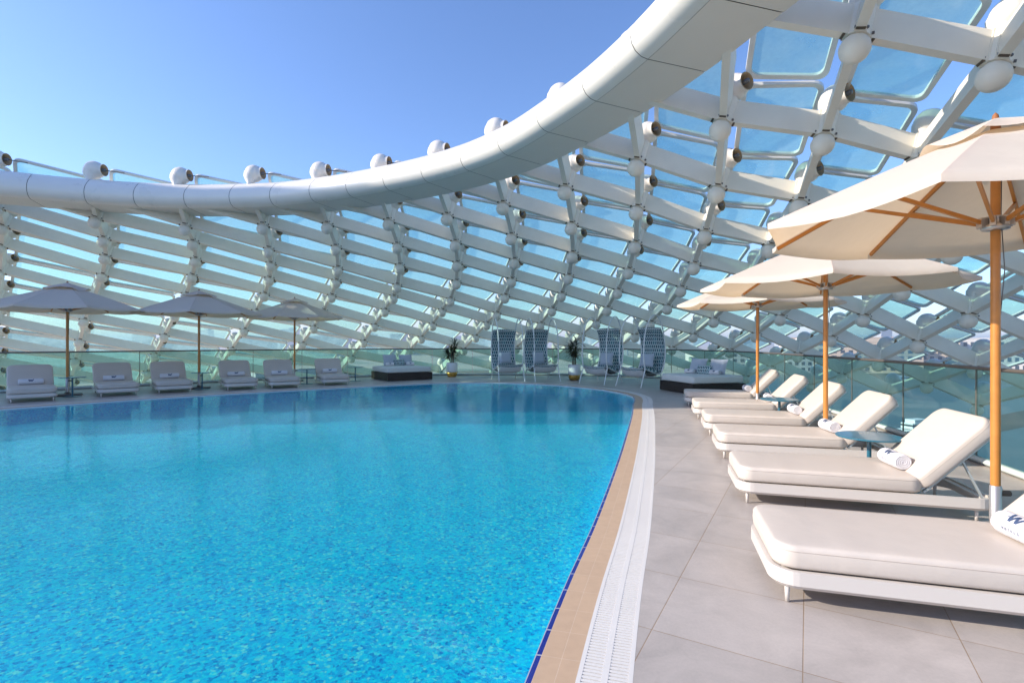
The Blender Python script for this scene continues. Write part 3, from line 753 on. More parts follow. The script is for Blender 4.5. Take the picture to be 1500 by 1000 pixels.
ll = ['cream sun lounger at the left edge of the view, left of the first pole umbrella', 'cream sun lounger just right of the leftmost pole umbrella', 'third cream sun lounger from the left, just left of the middle umbrella pole', 'cream sun lounger just right of the middle umbrella pole on the left side', 'cream sun lounger under the third umbrella, left of its pole', 'cream sun lounger right of the third umbrella pole, nearest the left daybed']
lfeet = []
for i, (px, py, u) in enumerate(left):
    z = 1200/(py-501); x = (px-750)/750*z; u = Vector(u).normalized(); v = Vector((u.y, -u.x))
    f = Vector((x, z))-u*.1+v*.36
    o = copy_tree(proto); o.location = (f.x, f.y, .003); o.rotation_euler = (0, 0, math.atan2(u.y, u.x)); o.scale = (1, 1.14, 1); o['label'] = ll[i]; o['group'] = GR_L; lfeet.append((f, u))

# rolled towels: axis along local y, spiral ends, printed mark on top
def stroke(x0, y0, x1, y1, t): return [(x0-t, y0), (x0+t, y0), (x1+t, y1), (x1-t, y1)]
def w_mark(t): return [stroke(-.042, .028, -.026, -.026, t), stroke(-.026, -.026, -.004, .020, t), stroke(-.004, .020, .012, -.026, t), stroke(.012, -.026, .046, .034, t), [(-.066, -.004), (-.040, .002), (-.040, -.004)], [(.020, .004), (.020, -.001), (.070, .008)]]
def make_towel(label, group, W=.34, R=.078, word=True, ang0=58, msc=1.3):
    r = empty('rolled_towel'); tag(r, label, 'towel', group)
    mb = MB(); n = 40
    prof = []
    ys = [-W/2, -W/2+.006, -W/2+.02, -W/4, 0, W/4, W/2-.02, W/2-.006, W/2]; rs = [.90, .955, 1, 1.01, 1.0, 1.01, 1, .955, .90]
    vs = []; fs = []
    for y, q in zip(ys, rs):
        for k in range(n):
            a = 2*PI*k/n; rr = R*q*(1+.012*math.sin(3*a+y*9)); vs.append((rr*math.cos(a), y, R*.96+rr*math.sin(a)*.96))
    for i in range(len(ys)-1):
        for k in range(n): fs.append((i*n+k, (i+1)*n+k, (i+1)*n+(k+1) % n, i*n+(k+1) % n))
    mb.add(vs, fs, 0, True)
    for s in (-1, 1):
        mb.add([vs[(0 if s < 0 else len(ys)-1)*n+k] for k in range(n)], [tuple(range(n)) if s < 0 else tuple(range(n))[::-1]])
        sp = []                                   # raised spiral edge of the rolled cloth
        for k in range(0, 96):
            a = k/96*2*PI*3.6; rr = .010+(R*.88-.010)*k/95; sp.append((rr*math.cos(a), s*(W/2+.001), R*.96+rr*math.sin(a)*.96))
        mb.tube(sp, .0052, 5)
    body = mb.build('terry_roll', M['towel'], r)
    def onroll(pts, y0, a0, sc_, mk):
        def on(x, y): a = math.radians(a0)-y*sc_/R; rr = R*1.02+.0022; return (rr*math.cos(a), y0-x*sc_, R*.96+rr*math.sin(a)*.96)
        if len(pts) < 4: mk.add([on(*p) for p in pts], [(0, 1, 2)]); return
        lp = lambda p, q, t: (p[0]+(q[0]-p[0])*t, p[1]+(q[1]-p[1])*t)
        for i in range(6):                        # cut into short pieces so that the ink follows the curved cloth
            t0_, t1_ = i/6, (i+1)/6
            mk.add([on(*lp(pts[0], pts[3], t0_)), on(*lp(pts[1], pts[2], t0_)), on(*lp(pts[1], pts[2], t1_)), on(*lp(pts[0], pts[3], t1_))], [(0, 1, 2, 3)])
    mk = MB()
    for q in w_mark(.007 if word else .012): onroll(q, 0, 180-ang0, msc, mk)
    mk.build('printed_mark', M['mark'], r)
    if word:
        mk = MB(); letters = {'H': [(0, 0, .2, 1), (.6, 0, .8, 1), (.2, .42, .6, .58)], 'O': [(0, 0, .2, 1), (.6, 0, .8, 1), (.2, 0, .6, .17), (.2, .83, .6, 1)], 'T': [(.3, 0, .5, .83), (0, .83, .8, 1)], 'E': [(0, 0, .2, 1), (.2, 0, .75, .17), (.2, .42, .65, .58), (.2, .83, .75, 1)], 'L': [(0, 0, .2, 1), (.2, 0, .75, .17)], 'S': [(0, 0, .75, .17), (.55, .17, .75, .5), (0, .42, .75, .58), (0, .5, .2, .83), (0, .83, .75, 1)]}
        for i, ch in enumerate('HOTELS'):
            for x0, y0, x1, y1 in letters[ch]:
                q = [(-.052+.0185*i+x0*.0125, -.072+y0*.013), (-.052+.0185*i+x1*.0125, -.072+y0*.013), (-.052+.0185*i+x1*.0125, -.072+y1*.013), (-.052+.0185*i+x0*.0125, -.072+y1*.013)]
                onroll(q, 0, 180-ang0, msc, mk)
        mk.build('printed_word', M['mark'], r)
    return r
GT = 'rolled towels on the right hand loungers'
tl = ['rolled white towel with dark W print on the nearest lounger at the right edge', 'rolled white towel on the second nearest lounger, right of the near blue table', 'rolled white towel on the lounger behind the near blue table', 'rolled white towel beside the far blue table, right of the second umbrella pole', 'rolled white towel at the foot of the third umbrella pole', 'bluish shaded rolled towel on the farthest lounger of the right row']
tw = make_towel(tl[0], GT)
for i, (x, y) in enumerate(right):
    o = tw if i == 0 else copy_tree(tw)
    s = 1.475; lat = [-.02, -.03, .02, .0, .0, .0][i]
    v = Vector((-uR.y, uR.x)); p = Vector((x, y))+uR*s+v*lat
    o.location = (p.x, p.y, .379); o.rotation_euler = (0, 0, RZ+math.radians([6, 4, 8, 3, -4, 5][i])); o['label'] = tl[i]
GT2 = 'rolled towels on the left hand loungers'
tl2 = ['rolled white towel on the lounger at the left edge of the view', 'rolled white towel on the lounger right of the leftmost umbrella', 'rolled white towel on the lounger left of the middle umbrella pole', 'rolled white towel on the lounger right of the middle umbrella pole', 'rolled white towel on the lounger left of the third umbrella pole', 'rolled white towel on the lounger right of the third umbrella pole']
tw2 = make_towel(tl2[0], GT2, .52, .085, False, 28, 1.15)
for i, (f, u) in enumerate(lfeet):
    o = tw2 if i == 0 else copy_tree(tw2)
    p = f+u*1.47; o.location = (p.x, p.y, .379); o.rotation_euler = (0, 0, math.atan2(u.y, u.x)+math.radians([3, -4, 5, 2, -5, 4][i])); o['label'] = tl2[i]

# ------------------------------------------------------------------ side tables
def make_table(label, group):
    r = empty('side_table'); tag(r, label, 'table', group)
    m = MB(); m.lathe([(.0001, .535), (.335, .545), (.345, .552), (.345, .560), (.338, .565), (.0001, .565)], 40, 0, None, False); m.build('table_top', M['table'], r)
    m = MB(); m.lathe([(.024, .012), (.024, .54)], 16); m.build('pedestal', M['table'], r)
    m = MB(); m.lathe([(.0001, .002), (.24, .002), (.24, .012), (.0001, .016)], 32, 0, None, False); m.build('foot_plate', M['table'], r)
    return r
tb = make_table('nearer blue round metal table on the right, behind the second lounger', 'blue round side tables'); tb.location = (3.92, 5.62, .003); tb.scale = (.92, .92, 1)
for loc, lab in (((4.82, 9.23, .003), 'farther blue round metal table on the right, near the second umbrella pole'), ((-12.75, 14.85, .003), 'round blue table beside the leftmost umbrella pole'), ((-10.35, 17.1, .003), 'round blue table beside the middle umbrella pole on the left'), ((-7.75, 19.35, .003), 'round blue table just right of the third umbrella pole'), ((-6.35, 20.75, .003), 'round blue table left of the white topped daybed on the left')):
    o = copy_tree(tb); o.location = loc; o['label'] = lab

# ------------------------------------------------------------------ umbrellas
UR, RIM, APX = 1.68, 2.49, 3.12
def make_umbrella(label, group):
    r = empty('umbrella'); tag(r, label, 'umbrella', group)
    m = MB(); m.lathe([(.031, .47), (.030, 3.06)], 20); m.build('pole', M['teak'], r)
    m = MB(); m.lathe([(.037, .03), (.037, .475), (.03, .48)], 20); m.build('pole_sleeve', M['sleeve'], r)
    m = MB(); m.lathe([(.0001, .002), (.30, .002), (.30, .035), (.28, .05), (.07, .05), (.06, .09), (.038, .1)], 32); b = m.build('base', M['rod'], r)
    m = MB(); m.lathe([(.016, -.05), (.022, -.045), (.022, .045), (.016, .05)], 10, 0, Matrix.Translation((.055, 0, .42)) @ Matrix.Rotation(PI/2, 4, 'Y')); m.build('clamp_knob', M['dark'], r)
    # canopy: eight gores, each sagging a little between its ribs
    m = MB(); nr, na = 10, 6; r0 = .16
    def surf(f, a, sg):
        """f 0 centre..1 rim; a position in gore -.5...5"""
        c8 = math.cos(PI/8)
        rr = r0+(UR-r0)*f; g = a*PI/4
        rad = rr*c8/math.cos(g); arch = (1-(2*a)**2)
        z = APX-(APX-RIM)*(f**1.06)-.065*arch*f*(1.0-.35*f)
        rad -= .05*arch*f**6
        t = sg*PI/4+PI/8+g
        return Vector((rad*math.cos(t), rad*math.sin(t), z))
    for sg in range(8):
        vs = [surf(i/nr, j/na-.5, sg) for i in range(nr+1) for j in range(na+1)]; fs = []
        for i in range(nr):
            for j in range(na): q = i*(na+1)+j; fs.append((q, q+na+1, q+na+2, q+1))
        # hem turned down at the rim
        base = len(vs); vs += [surf(1, j/na-.5, sg)*Vector((1, 1, 1)).x-Vector((0, 0, .045)) for j in range(na+1)]
        for j in range(na): q = nr*(na+1)+j; fs.append((q, base+j, base+j+1, q+1))
        m.add(vs, fs, 0, True)
    cp = m.build('canopy', M['cloth'], r)
    m = MB()
    for sg in range(8):
        vs = []; fs = []
        for i in range(4):
            for j in range(na+1):
                a = j/na-.5; f = i/3; rr = .02+.46*f; arch = (1-(2*a)**2); t = sg*PI/4+PI/8+a*PI/4
                rad = rr*math.cos(PI/8)/math.cos(a*PI/4); vs.append(Vector((rad*math.cos(t), rad*math.sin(t), APX+.12-.175*f-.02*arch*f+.05*arch*(f**3)*math.sin(sg*2.3+1))))
        for i in range(3):
            for j in range(na): q = i*(na+1)+j; fs.append((q, q+na+1, q+na+2, q+1))
        m.add(vs, fs, 0, True)
    m.build('vent_cap', M['cloth'], cp)
    m = MB(); m.lathe([(.03, 3.05), (.036, 3.06), (.03, 3.2), (.018, 3.27), (.0001, 3.29)], 14); m.build('finial', M['teakdk'], r)
    m = MB(); m.lathe([(.034, 2.40), (.085, 2.405), (.09, 2.43), (.06, 2.45), (.06, 2.49), (.075, 2.5), (.034, 2.51)], 16)
    for k in range(8):
        a = k*PI/4; m.box((.085*math.cos(a), .085*math.sin(a), 2.46), (.05, .035, .07), 0, Matrix.Rotation(a, 3, 'Z'))
    m.build('runner', M['sleeve'], r)
    m = MB(); m.lathe([(.034, 2.98), (.09, 2.985), (.09, 3.02), (.034, 3.04)], 16); m.build('top_hub', M['sleeve'], r)
    for k in range(8):
        a = k*PI/4; ca, sa = math.cos(a), math.sin(a)
        def rp(f, dz): rr = r0+(UR-r0)*f; return Vector((rr*ca, rr*sa, APX-(APX-RIM)*(f**1.06)-dz))
        m = MB()
        for f0, f1 in ((0, .5), (.5, .965)): m.bar(rp(f0, .028), rp(f1, .030), .022, .032)
        rb = m.build('rib', M['teak'], r)
        m = MB(); m.bar((.09*ca, .09*sa, 2.455), rp(.52, .05), .020, .030); m.build('strut', M['teak'], rb)
    m = MB(); m.tube([(.045, .0, 2.95), (.047, .01, 2.5), (.05, -.02, 2.1), (.034, 0, 1.75)], .004, 5); m.build('cord', M['rod'], r)
    return r
um = make_umbrella('nearest cream umbrella, cut off by the right edge, on an orange lit teak pole', 'cream pole umbrellas')
um.location = (3.73, 3.95, .003); um.rotation_euler.z = math.radians(-6); um.scale = (1, 1, 1.022)
for loc, rz, s, lab in (((4.52, 7.38, .003), 16, (1.02, .975), 'second cream umbrella on the right, partly hidden by the nearest one'), ((5.37, 11.2, .003), 25, (1.0, .975), 'third and smallest looking cream umbrella of the right hand row'),
    ((-13.2, 15.2, .003), 8, (1.17, 1.03), 'greyish shaded umbrella farthest left with streaks of sun on top'), ((-10.7, 17.5, .003), 24, (1.16, 1.03), 'shaded cream umbrella in the middle of the three on the left'), ((-8.75, 20.6, .003), 5, (1.13, 1.03), 'third umbrella on the left, nearest the left daybed, sun patch on its canopy')):
    o = copy_tree(um); o.location = loc; o.scale = (1, 1, 1); o.rotation_euler.z = math.radians(rz); o.scale = (s[0], s[0], s[1]); o['label'] = lab

# ------------------------------------------------------------------ cocoon chairs
def strip(mb, prof, w, th, mi=0, y0=0):
    """woven sheet following prof (x,z), width w, thickness th, uv = (across, along)"""
    ns = len(prof); vs = []; L = [0]
    for i in range(1, ns): L.append(L[-1]+math.dist(prof[i], prof[i-1]))
    nn = []
    for i in range(ns):
        a, b = prof[max(0, i-1)], prof[min(ns-1, i+1)]; t = Vector((b[0]-a[0], b[1]-a[1])).normalized(); nn.append((-t.y, t.x))
    M_ = 6
    for sd in (0, 1):
        for i in range(ns):
            for j in range(M_+1):
                y = (j/M_-.5)*w; c = .05*(1-(2*j/M_-1)**2)
                vs.append((prof[i][0]-nn[i][0]*(sd*th+c), y+y0, prof[i][1]-nn[i][1]*(sd*th+c)))
    fs, uv = [], []; q = ns*(M_+1)
    for i in range(ns-1):
        for j in range(M_):
            a = i*(M_+1)+j; f = (a, a+1, a+M_+2, a+M_+1)
            u = ((j/M_)*w, L[i]), ((j+1)/M_*w, L[i]), ((j+1)/M_*w, L[i+1]), (j/M_*w, L[i+1])
            fs.append(f); uv.append(u); fs.append(tuple(x+q for x in f[::-1])); uv.append(u[::-1])
    for i in range(ns-1):
        for j in (0, M_):
            a = i*(M_+1)+j; f = (a, a+M_+1, a+M_+1+q, a+q); fs.append(f); uv.append(((0, L[i]), (0, L[i+1]), (.01, L[i+1]), (.01, L[i])))
    mb.add(vs, fs, mi, True, uv)
def make_cocoon(label, group):
    r = empty('cocoon_chair'); tag(r, label, 'lounge chair', group)
    back = catmull([(-.40, 2.07), (-.60, 1.78), (-.70, 1.4), (-.68, 1.0), (-.55, .66), (-.34, .46), (-.12, .44)], 5)
    m = MB(); strip(m, back, .90, .035); m.build('woven_back', M['weave'], r)
    m = MB(); strip(m, catmull([(-.30, .58), (.0, .60), (.35, .66), (.62, .70), (.66, .66)], 4), .86, .09); m.build('seat_pad', M['weave2'], r)
    m = MB(); strip(m, catmull([(.64, .60), (.45, .42), (.15, .36), (-.2, .40), (-.42, .50)], 4)[::-1], .84, .02); m.build('sling', M['wtube'], r)
    for s in (-1, 1):
        y = s*.47
        m = MB(); m.tube([(x, y, z) for x, z in catmull([(.60, .64), (.68, 1.0), (.66, 1.5), (.55, 2.0), (.30, 2.38), (-.02, 2.54), (-.30, 2.42), (-.55, 2.0), (-.70, 1.4), (-.68, .98), (-.55, .62), (-.30, .42), (.1, .50), (.60, .64)], 6)], .022, 8); m.build('hoop', M['wtube'], r)
        m = MB(); m.tube([(.58, y, .66), (.88, y*1.04, .0)], .02, 8); m.build('leg', M['wtube'], r)
        m = MB(); m.tube([(-.34, y, .46), (-.62, y*1.02, .0)], .016, 8); m.build('leg', M['wtube'], r)
    m = MB()
    for x, z in ((.60, .64), (-.40, 2.05), (-.30, .42)): m.tube([(x, -.47, z), (x, .47, z)], .014, 8)
    m.build('cross_bar', M['wtube'], r)
    return r
def pillow_mb(m, w, h, t, X):
    n = 10; vs = []; fs = []
    for sd in (1, -1):
        for i in range(n+1):
            for j in range(n+1):
                u, v = 2*i/n-1, 2*j/n-1; k = max(0, (1-u**4)*(1-v**4))**.5
                pin = 1-.06*(1-abs(u*v))
                vs.append(X @ Vector((sd*t/2*k, u*w/2*(pin if abs(u) > .9 else 1), v*h/2*(pin if abs(v) > .9 else 1))))
    q = (n+1)**2
    for i in range(n):
        for j in range(n):
            a = i*(n+1)+j; f = (a, a+n+1, a+n+2, a+1); fs += [f, tuple(x+q for x in f[::-1])]
    m.add(vs, fs, 0, True)
def pillow(label, cat, loc, rz, tilt, w, h, t, m_, group=None, parent=None):
    mb = MB(); pillow_mb(mb, w, h, t, Matrix.Identity(4))
    if m_ is M['weave2']:
        for fi, f in enumerate(mb.f): mb.uv[fi] = [(mb.v[i].y, mb.v[i].z) for i in f]
    o = mb.build('pillow', m_); o.location = loc; o.rotation_euler = (0, tilt, rz); tag(o, label, cat, group); return o
ck = None
cdefs = [((-.24+.03, 21.2), (.25, -.97), 'cocoon chair with blue woven back, leftmost of the four', 'grey pillow in the leftmost blue cocoon chair'), ((1.20, 21.2), (.27, -.96), 'cocoon chair with blue woven back, just left of the gold based plant pot', 'grey pillow in the cocoon chair left of the plant pot'), ((3.50, 19.75), (-.62, -.79), 'cocoon chair turned sideways, just right of the gold based plant pot', 'grey pillow in the cocoon chair right of the plant pot'), ((4.72, 18.55), (-.74, -.67), 'cocoon chair turned sideways, rightmost, next to the right daybed', 'grey pillow in the rightmost cocoon chair beside the daybed')]
for i, ((x, y), d, lab, pl) in enumerate(cdefs):
    if ck is None: ck = make_cocoon(lab, 'blue woven cocoon chairs'); o = ck
    else: o = copy_tree(ck)
    a = math.atan2(d[1], d[0]); o.location = (x, y, .003); o.rotation_euler = (0, 0, a); o.scale = (1, 1.08, 1.0); o['label'] = lab
    R = Matrix.Rotation(a, 3, 'Z'); p = Vector((x, y, 0))+R @ Vector((-.30, .0, .92))
    pillow(pl, 'pillow', p, a+.1, -.22, .55, .5, .17, M['greyfab'], 'grey pillows in the cocoon chairs')

# ------------------------------------------------------------------ planters
def plant(label, x, y, plab, s=1.0, seed=1):
    rnd = random.Random(seed)
    pot = empty('plant_pot', (x, y, .003)); tag(pot, plab, 'plant pot')
    m = MB(); m.lathe([(.20, .20), (.235, .21), (.25, .30), (.26, .62), (.255, .64), (.235, .64), (.23, .56), (.0001, .56)], 28); m.build('pot_body', M['white'], pot)
    m = MB(); m.lathe([(.0001, .0), (.17, .0), (.215, .05), (.24, .14), (.245, .215), (.20, .216)], 28); m.build('gold_base', M['gold'], pot)
    m = MB(); m.lathe([(.0001, .575), (.228, .575)], 20); m.build('soil', M['soil'], pot)
    r = empty('potted_plant', (x, y, .58)); tag(r, label, 'plant')
    st = MB(); lf = MB()
    heads = []
    for k in range(5):
        a = k*2*PI/5+rnd.random(); h = rnd.uniform(.35, .95)*s; e = Vector((.24*math.cos(a)*rnd.uniform(.3, 1), .24*math.sin(a)*rnd.uniform(.3, 1), h))
        st.tube([(.06*math.cos(a), .06*math.sin(a), 0), (e.x*.6, e.y*.6, h*.5), tuple(e)], [.018, .016, .013], 7); heads.append(e)
    heads += [h_*.7+Vector((0, 0, .05)) for h_ in heads[:3]]
    for hd in heads:
        for q in range(34):
            a = rnd.uniform(0, 2*PI); el = rnd.uniform(-.25, 1.25); L = rnd.uniform(.32, .52)*s; w = rnd.uniform(.014, .024)
            dr = Vector((math.cos(a)*math.cos(el), math.sin(a)*math.cos(el), math.sin(el))); sd = dr.cross(Vector((0, 0, 1)))
            sd = sd.normalized() if sd.length > .05 else Vector((1, 0, 0))
            b0 = hd+Vector((0, 0, rnd.uniform(-.12, .05)))
            pts = [b0+dr*L*t+Vector((0, 0, -.30*L*t*t)) for t in (0, .35, .7, 1)]; ws = [w*.5, w, w*.8, .001]
            vs = []
            for p, ww in zip(pts, ws): vs += [p-sd*ww, p+Vector((0, 0, -.004)), p+sd*ww]
            fs = []
            for i in range(3): fs += [(3*i, 3*i+3, 3*i+4, 3*i+1), (3*i+1, 3*i+4, 3*i+5, 3*i+2)]
            lf.add(vs, fs, 0, True)
    st.build('stem', M['stem'], r); lf.build('foliage', M['leaf'], r)
plant('spiky dark green plant in the left pot, between daybed and cocoon chairs', -2.72, 23.2, 'white and gold pot left of the four cocoon chairs', 1.05, 3)
plant('spiky dark green plant between the second and third cocoon chairs', 2.58, 21.2, 'white and gold pot standing between the cocoon chairs', 1.05, 8)

# ------------------------------------------------------------------ daybeds
def daybed(label, C, a, L, W, group):
    a = Vector(a).normalized(); b = Vector((-a.y, a.x)); ctr = Vector(C)+a*L/2+b*W/2
    r = empty('daybed', (ctr.x, ctr.y, .003), math.atan2(a.y, a.x)); tag(r, label, 'daybed', group)
    m = MB()
    for z in range(9): m.box((0, 0, .028+z*.033), (L-.02, W-.02, .030))
    m.box((0, 0, .16), (L-.06, W-.06, .28))
    for sx in (-1, 1):
        for sy in (-1, 1): m.box((sx*(L/2-.03), sy*(W/2-.03), .165), (.07, .07, .31))
    m.build('wicker_base', M['wicker'], r)
    m = MB(); slab(m, L-.02, W-.02, .325, .54, .10, .05, None, 0, .02); mt = m.build('mattress', M['bedfab'], r)
    return r, a, b, ctr
d1, a1, b1, c1 = daybed('low daybed with dark wicker base and white mattress on the left', (-4.98, 20.5), (.83, .56), 1.95, 1.95, 'wicker daybeds')
d2, a2, b2, c2 = daybed('low daybed with dark wicker base behind the right hand loungers', (5.38, 15.25), (.965, .26), 1.85, 1.8, 'wicker daybeds')
def bedset(c, ax, off_, names, s=1):
    """two leaning pillows, a woven pillow and two towel rolls at the head side"""
    a = Vector(ax).normalized(); p = Vector((-a.y, a.x)); rz = math.atan2(a.y, a.x)
    q = lambda f, l, z: (c.x+a.x*f+p.x*l, c.y+a.y*f+p.y*l, z)
    pillow(names[0], 'pillow', q(off_, .36, .80), rz, .45, .58, .52, .2, M['greyfab']); pillow(names[1], 'pillow', q(off_, -.34, .80), rz, .45, .58, .52, .2, M['greyfab'])
    pillow(names[2], 'pillow', q(off_-.22, .02, .69), rz, .4, .50, .30, .12, M['weave2'])
    for k, l in ((3, .44), (4, -.44)):
        o = copy_tree(tw2); o.location = q(off_-.36, l, .563); o.rotation_euler = (0, 0, rz); o.scale = (.9, .62, .9); tag(o, names[k], 'towel', 'towels on the daybeds')
bedset(c1, (-.45, .89), .58, ['grey pillow at the left side of the left daybed', 'grey pillow at the right side of the left daybed', 'small blue woven pillow on the left daybed', 'rolled towel at the left of the left daybed', 'rolled towel at the right of the left daybed'])
bedset(c2, (.75, .60), .42, ['pale pillow at the left side of the right daybed', 'pale pillow at the right side of the right daybed', 'small blue woven pillow on the right daybed', 'rolled towel at the left of the right daybed', 'rolled towel at the right of the right daybed'])

# ------------------------------------------------------------------ the city beyond
GZ = -26
mb = MB(); mb.add([(-9000, -6000, GZ), (9000, -6000, GZ), (9000, 12000, GZ), (-9000, 12000, GZ)], [(0, 1, 2, 3)]); tag(mb.build('ground', M['ground']), kind='structure')
def road(name, pts, w, z):
    mb = MB(); c = catmull(pts, 8); nn = normals2(c, False); n = len(c)
    mb.add([(p[0]+q.x*w/2, p[1]+q.y*w/2, z) for p, q in zip(c, nn)]+[(p[0]-q.x*w/2, p[1]-q.y*w/2, z) for p, q in zip(c, nn)], [(i, i+1, n+i+1, n+i) for i in range(n-1)])
    for f in range(len(mb.f)): mb.f[f] = mb.f[f][::-1]
    tag(mb.build(name, mat('asphalt', (.06, .06, .062), .9)), kind='structure')
road('road', [(-300, 120), (-100, 95), (0, 120), (120, 150), (300, 240), (600, 300)], 14, GZ+.1)
road('road', [(-200, 500), (-60, 260), (20, 150), (60, 60), (90, -80)], 12, GZ+.2)
GB = 'low hotel buildings beyond the deck on the right'
def building(label, x, y, w, d, h, rz, m, win=None, group=None, name='building', crown=False):
    r = empty(name, (x, y, GZ), rz); tag(r, label, 'building', group)
    b = MB(); b.box((0, 0, h/2), (w, d, h)); b.build('wall', m, r)
    b = MB()
    for sx, sy, lx, ly in ((0, 1, w+.4, .5), (0, -1, w+.4, .5), (1, 0, .5, d-.6), (-1, 0, .5, d-.6)): b.box((sx*w/2, sy*d/2, h+.4), (lx, ly, .9))
    b.build('roof_parapet', m, r)
    if crown:
        b = MB(); b.box((w*.2, 0, h+1.8), (w*.25, d*.5, 3.4)); b.build('roof_house', m, r)
    if win:
        nx, nz = win
        for i in range(nx):
            for k in range(nz):
                f = MB(); X = -w/2+w*(i+.5)/nx; Z = h*(k+.6)/(nz+.3)
                f.box((X, -d/2-.02, Z), (w/nx*.52, .16, h/nz*.52)); f.build('window', M['winglass'], r)
    return r
bl = [(330, 470, 70, 26, 27, .0, 'stone', (11, 5), 'beige hotel block with rows of dark windows, right of the second umbrella'), (395, 480, 34, 22, 30, -.1, 'stone', (6, 6), 'taller beige block behind the nearest umbrella pole'), (450, 470, 60, 22, 30, -.1, 'stonew', (12, 4), 'long white building with dark windows at the right edge'), (255, 460, 22, 16, 27, .2, 'stonew', (4, 5), 'small white block seen between the second and third umbrellas'), (420, 640, 150, 30, 32, 0, 'stone', (12, 3), 'wide sandy block on the right skyline'), (210, 520, 60, 24, 18, .2, 'stonew', (8, 3), 'low white block beyond the right daybed'), (60, 330, 34, 18, 11, -.3, 'stonew', (6, 2), 'low white block beyond the cocoon chairs'), (-20, 300, 36, 18, 9, .2, 'stone', (6, 2), 'low sandy block beyond the left plant pot'), (-120, 280, 40, 18, 11, .4, 'haze_b', (7, 2), 'low grey block beyond the left daybed'), (-260, 270, 36, 22, 14, -.4, 'stonew', (6, 3), 'low white block beyond the left umbrellas')]
for x, y, w, d, h, rz, m, win, lab in bl: building(lab, x, y, w, d, h, rz-math.atan2(x, y)*.6, M[m], win, GB if x > 0 else 'low buildings beyond the deck on the left', crown=(w < 30))
rnd = random.Random(5)
for i in range(46):
    px = rnd.uniform(-60, 720) if i < 34 else rnd.uniform(900, 1560)
    Y = rnd.uniform(900, 2200); X = (px-750)/750*Y; h = rnd.uniform(22, 42)*(1 if rnd.random() < .75 else 1.35)*Y/1500+8
    r = empty('distant_building', (X, Y, GZ), rnd.uniform(-.4, .4)); tag(r, 'hazy grey block on the skyline far beyond the deck', 'building', 'hazy blocks on the far skyline')
    w = rnd.uniform(20, 70); b = MB(); b.box((0, 0, h/2), (w, 30, h))
    if rnd.random() < .5: b.box((w*.15, 0, h+3), (w*.4, 20, 6))
    b.build('block', M['haze_b'], r)
mw = mat('marina_water', (.012, .055, .055), .35, spec=.3, bump=(.25, .4, .3))
mb = MB(); q = catmull([(30, 20), (24, 120), (60, 230), (110, 330), (190, 420), (330, 445), (520, 430), (620, 300), (600, 60), (300, -60), (80, -60)], 6, True)
mb.add([(x, y, GZ+.06) for x, y in q][::-1], [tuple(range(len(q)))]); tag(mb.build('marina_water', mw), kind='structure')
def make_boat():
    r = empty('motor_yacht'); tag(r, 'small white motor yacht on the marina water seen through the right hand glass', 'boat', 'white yachts in the marina')
    m = MB(); st = [(-9, 2.2, 2.0), (-4, 2.5, 2.1), (2, 2.4, 2.4), (6, 1.6, 2.8), (9.5, .06, 3.3)]
    vs = []
    for x, w_, h in st: vs += [(x, -w_, h), (x*.96, -w_*.7, .1), (x*.96, w_*.7, .1), (x, w_, h)]
    fs = []
    for i in range(4):
        for k_ in range(3): fs.append((4*i+k_, 4*i+4+k_, 4*i+5+k_, 4*i+1+k_))
        fs.append((4*i+3, 4*i+7, 4*i+4, 4*i))
    fs.append((0, 1, 2, 3)); m.add(vs, fs); m.build('hull', M['white'], r)
    m = MB(); m.box((-1.5, 0, 3.1), (9, 3.4, 1.6)); m.box((-2.2, 0, 4.4), (5, 2.8, 1.0)); cb = m.build('cabin', M['white'], r)
    m = MB(); m.box((-1.5, 0, 3.3), (9.1, 3.5, .5)); m.build('window_band', M['winglass'], cb)
    return r
bt = make_boat()
for i, (x, y, a) in enumerate([(70, 110, .4), (95, 130, .5), (120, 150, .3), (110, 90, 2.2), (150, 120, 2.0), (150, 210, .8), (190, 260, .9), (230, 200, 2.6), (170, 80, 1.4), (260, 340, .2)]):
    o = bt if i == 0 else copy_tree(bt); o.location = (x, y, GZ+.1); o.rotation_euler.z = a
# trees around the low buildings
def make_tree(seed):
    rd = random.Random(seed); r = empty('tree'); tag(r, 'small round tree standing on the ground far below the deck', 'tree', 'trees far below the deck')
    m = MB(); m.tube([(0, 0, 0), (.1, 0, 2.5), (0, .1, 5)], [.3, .22, .12], 6); m.build('trunk', M['stem'], r)
    m = MB()
    for k in range(260):
        a, b, q = rd.uniform(0, 2*PI), math.acos(rd.uniform(-1, 1)), rd.uniform(.55, 1)**.5
        p = Vector((3*q*math.sin(b)*math.cos(a), 3*q*math.sin(b)*math.sin(a), 6+2.5*q*math.cos(b))); s = rd.uniform(.35, .7)
        u = Vector((rd.uniform(-1, 1), rd.uniform(-1, 1), rd.uniform(-1, 1))).normalized(); v = u.orthogonal().normalized()
        m.add([p-u*s, p-v*s*.6, p+u*s, p+v*s*.6], [(0, 1, 2, 3)])
    m.build('crown', M['treeleaf'], r); return r
t0 = make_tree(4)
for i in range(70):
    o = t0 if i == 0 else copy_tree(t0)
    Y = rnd.uniform(90, 330); px = rnd.uniform(-80, 830) if i < 50 else rnd.uniform(930, 1560); Y = Y if i < 50 else rnd.uniform(455, 560); o.location = ((px-750)/750*Y, Y, GZ); s = rnd.uniform(.7, 1.4); o.scale = (s, s, s); o.rotation_euler.z = rnd.uniform(0, 6)

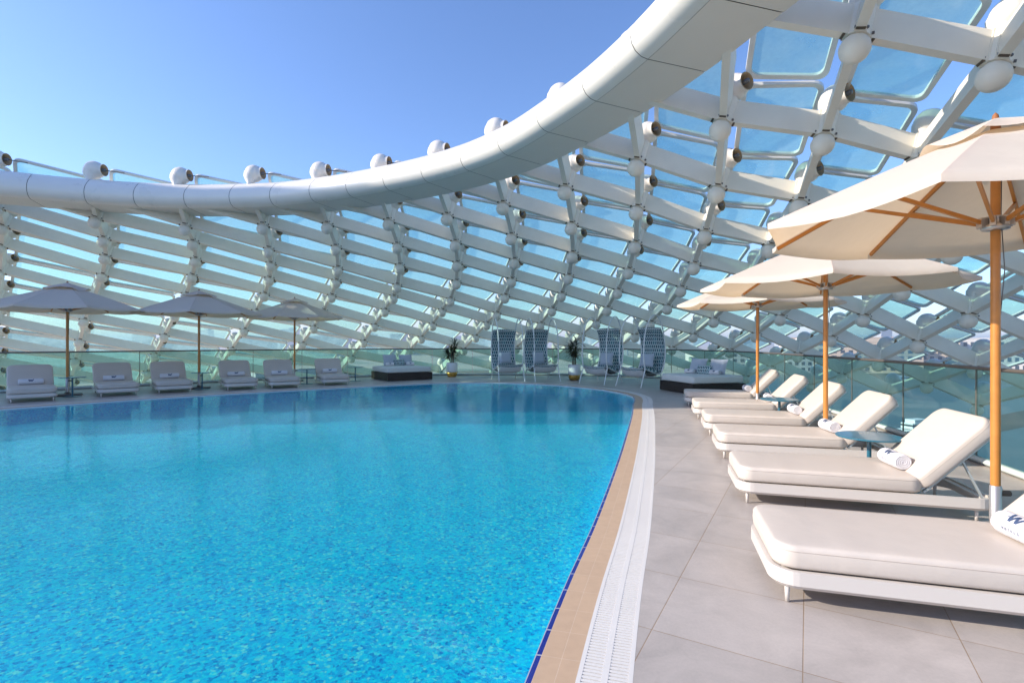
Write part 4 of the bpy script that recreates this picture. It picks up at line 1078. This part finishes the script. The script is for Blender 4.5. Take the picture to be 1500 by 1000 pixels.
# ------------------------------------------------------------------ light, sky, camera
HAZE = 0.0003
if HAZE:
    m = bpy.data.materials.new('haze_air'); m.use_nodes = True; nt = m.node_tree; nt.nodes.remove(nt.nodes['Principled BSDF'])
    v = N(nt, 'ShaderNodeVolumePrincipled', Density=HAZE); v.inputs['Color'].default_value = (.80, .88, 1, 1); v.inputs['Anisotropy'].default_value = .2
    nt.links.new(v.outputs[0], nt.nodes['Material Output'].inputs['Volume'])
    mb = MB(); mb.box((0, 3000, (GZ-1+48)/2), (17900, 17900, 48-(GZ-1))); hz = mb.build('haze', m); tag(hz, kind='stuff')
SUN = Vector((-2.05, -.22, 1.0)).normalized()
el = math.asin(SUN.z)
w = bpy.data.worlds.new('World'); sc.world = w; w.use_nodes = True; nt = w.node_tree
sky = nt.nodes.new('ShaderNodeTexSky'); sky.sky_type = 'NISHITA'; sky.sun_disc = False
sky.sun_elevation = el; sky.sun_rotation = math.atan2(SUN.x, SUN.y)
sky.air_density = 1.0; sky.dust_density = .6; sky.ozone_density = 5.6; sky.altitude = 30
tn = N(nt, 'ShaderNodeMix', data_type='RGBA', blend_type='MULTIPLY'); tn.inputs['Factor'].default_value = 1; tn.inputs['B'].default_value = (.97, .93, 1.0, 1)
nt.links.new(sky.outputs[0], tn.inputs['A']); nt.links.new(tn.outputs['Result'], nt.nodes['Background'].inputs['Color']); nt.nodes['Background'].inputs['Strength'].default_value = .15
L = bpy.data.lights.new('sun', 'SUN'); L.energy = 3.6; L.angle = math.radians(.5); L.color = (1, .91, .79)
so = bpy.data.objects.new('sun', L); COL.objects.link(so); so.rotation_euler = SUN.to_track_quat('Z', 'Y').to_euler()
cam = bpy.data.cameras.new('camera'); cam.sensor_width = 36; cam.lens = 18.0; cam.clip_end = 30000; cam.clip_start = .05
cam.shift_y = -(.5-.501)*.667*0
co = bpy.data.objects.new('camera', cam); COL.objects.link(co); co.location = (0, 0, H); co.rotation_euler = (math.radians(90), 0, 0); sc.camera = co
sc.view_settings.view_transform = 'Standard'; sc.view_settings.look = 'None'; sc.view_settings.exposure = .9; sc.view_settings.gamma = 1
cy = sc.cycles
cy.max_bounces = 10; cy.transparent_max_bounces = 24; cy.diffuse_bounces = 4; cy.glossy_bounces = 4; cy.transmission_bounces = 6; cy.volume_bounces = 0
cy.caustics_refractive = False; cy.caustics_reflective = False; cy.use_denoising = True; cy.sample_clamp_indirect = 6
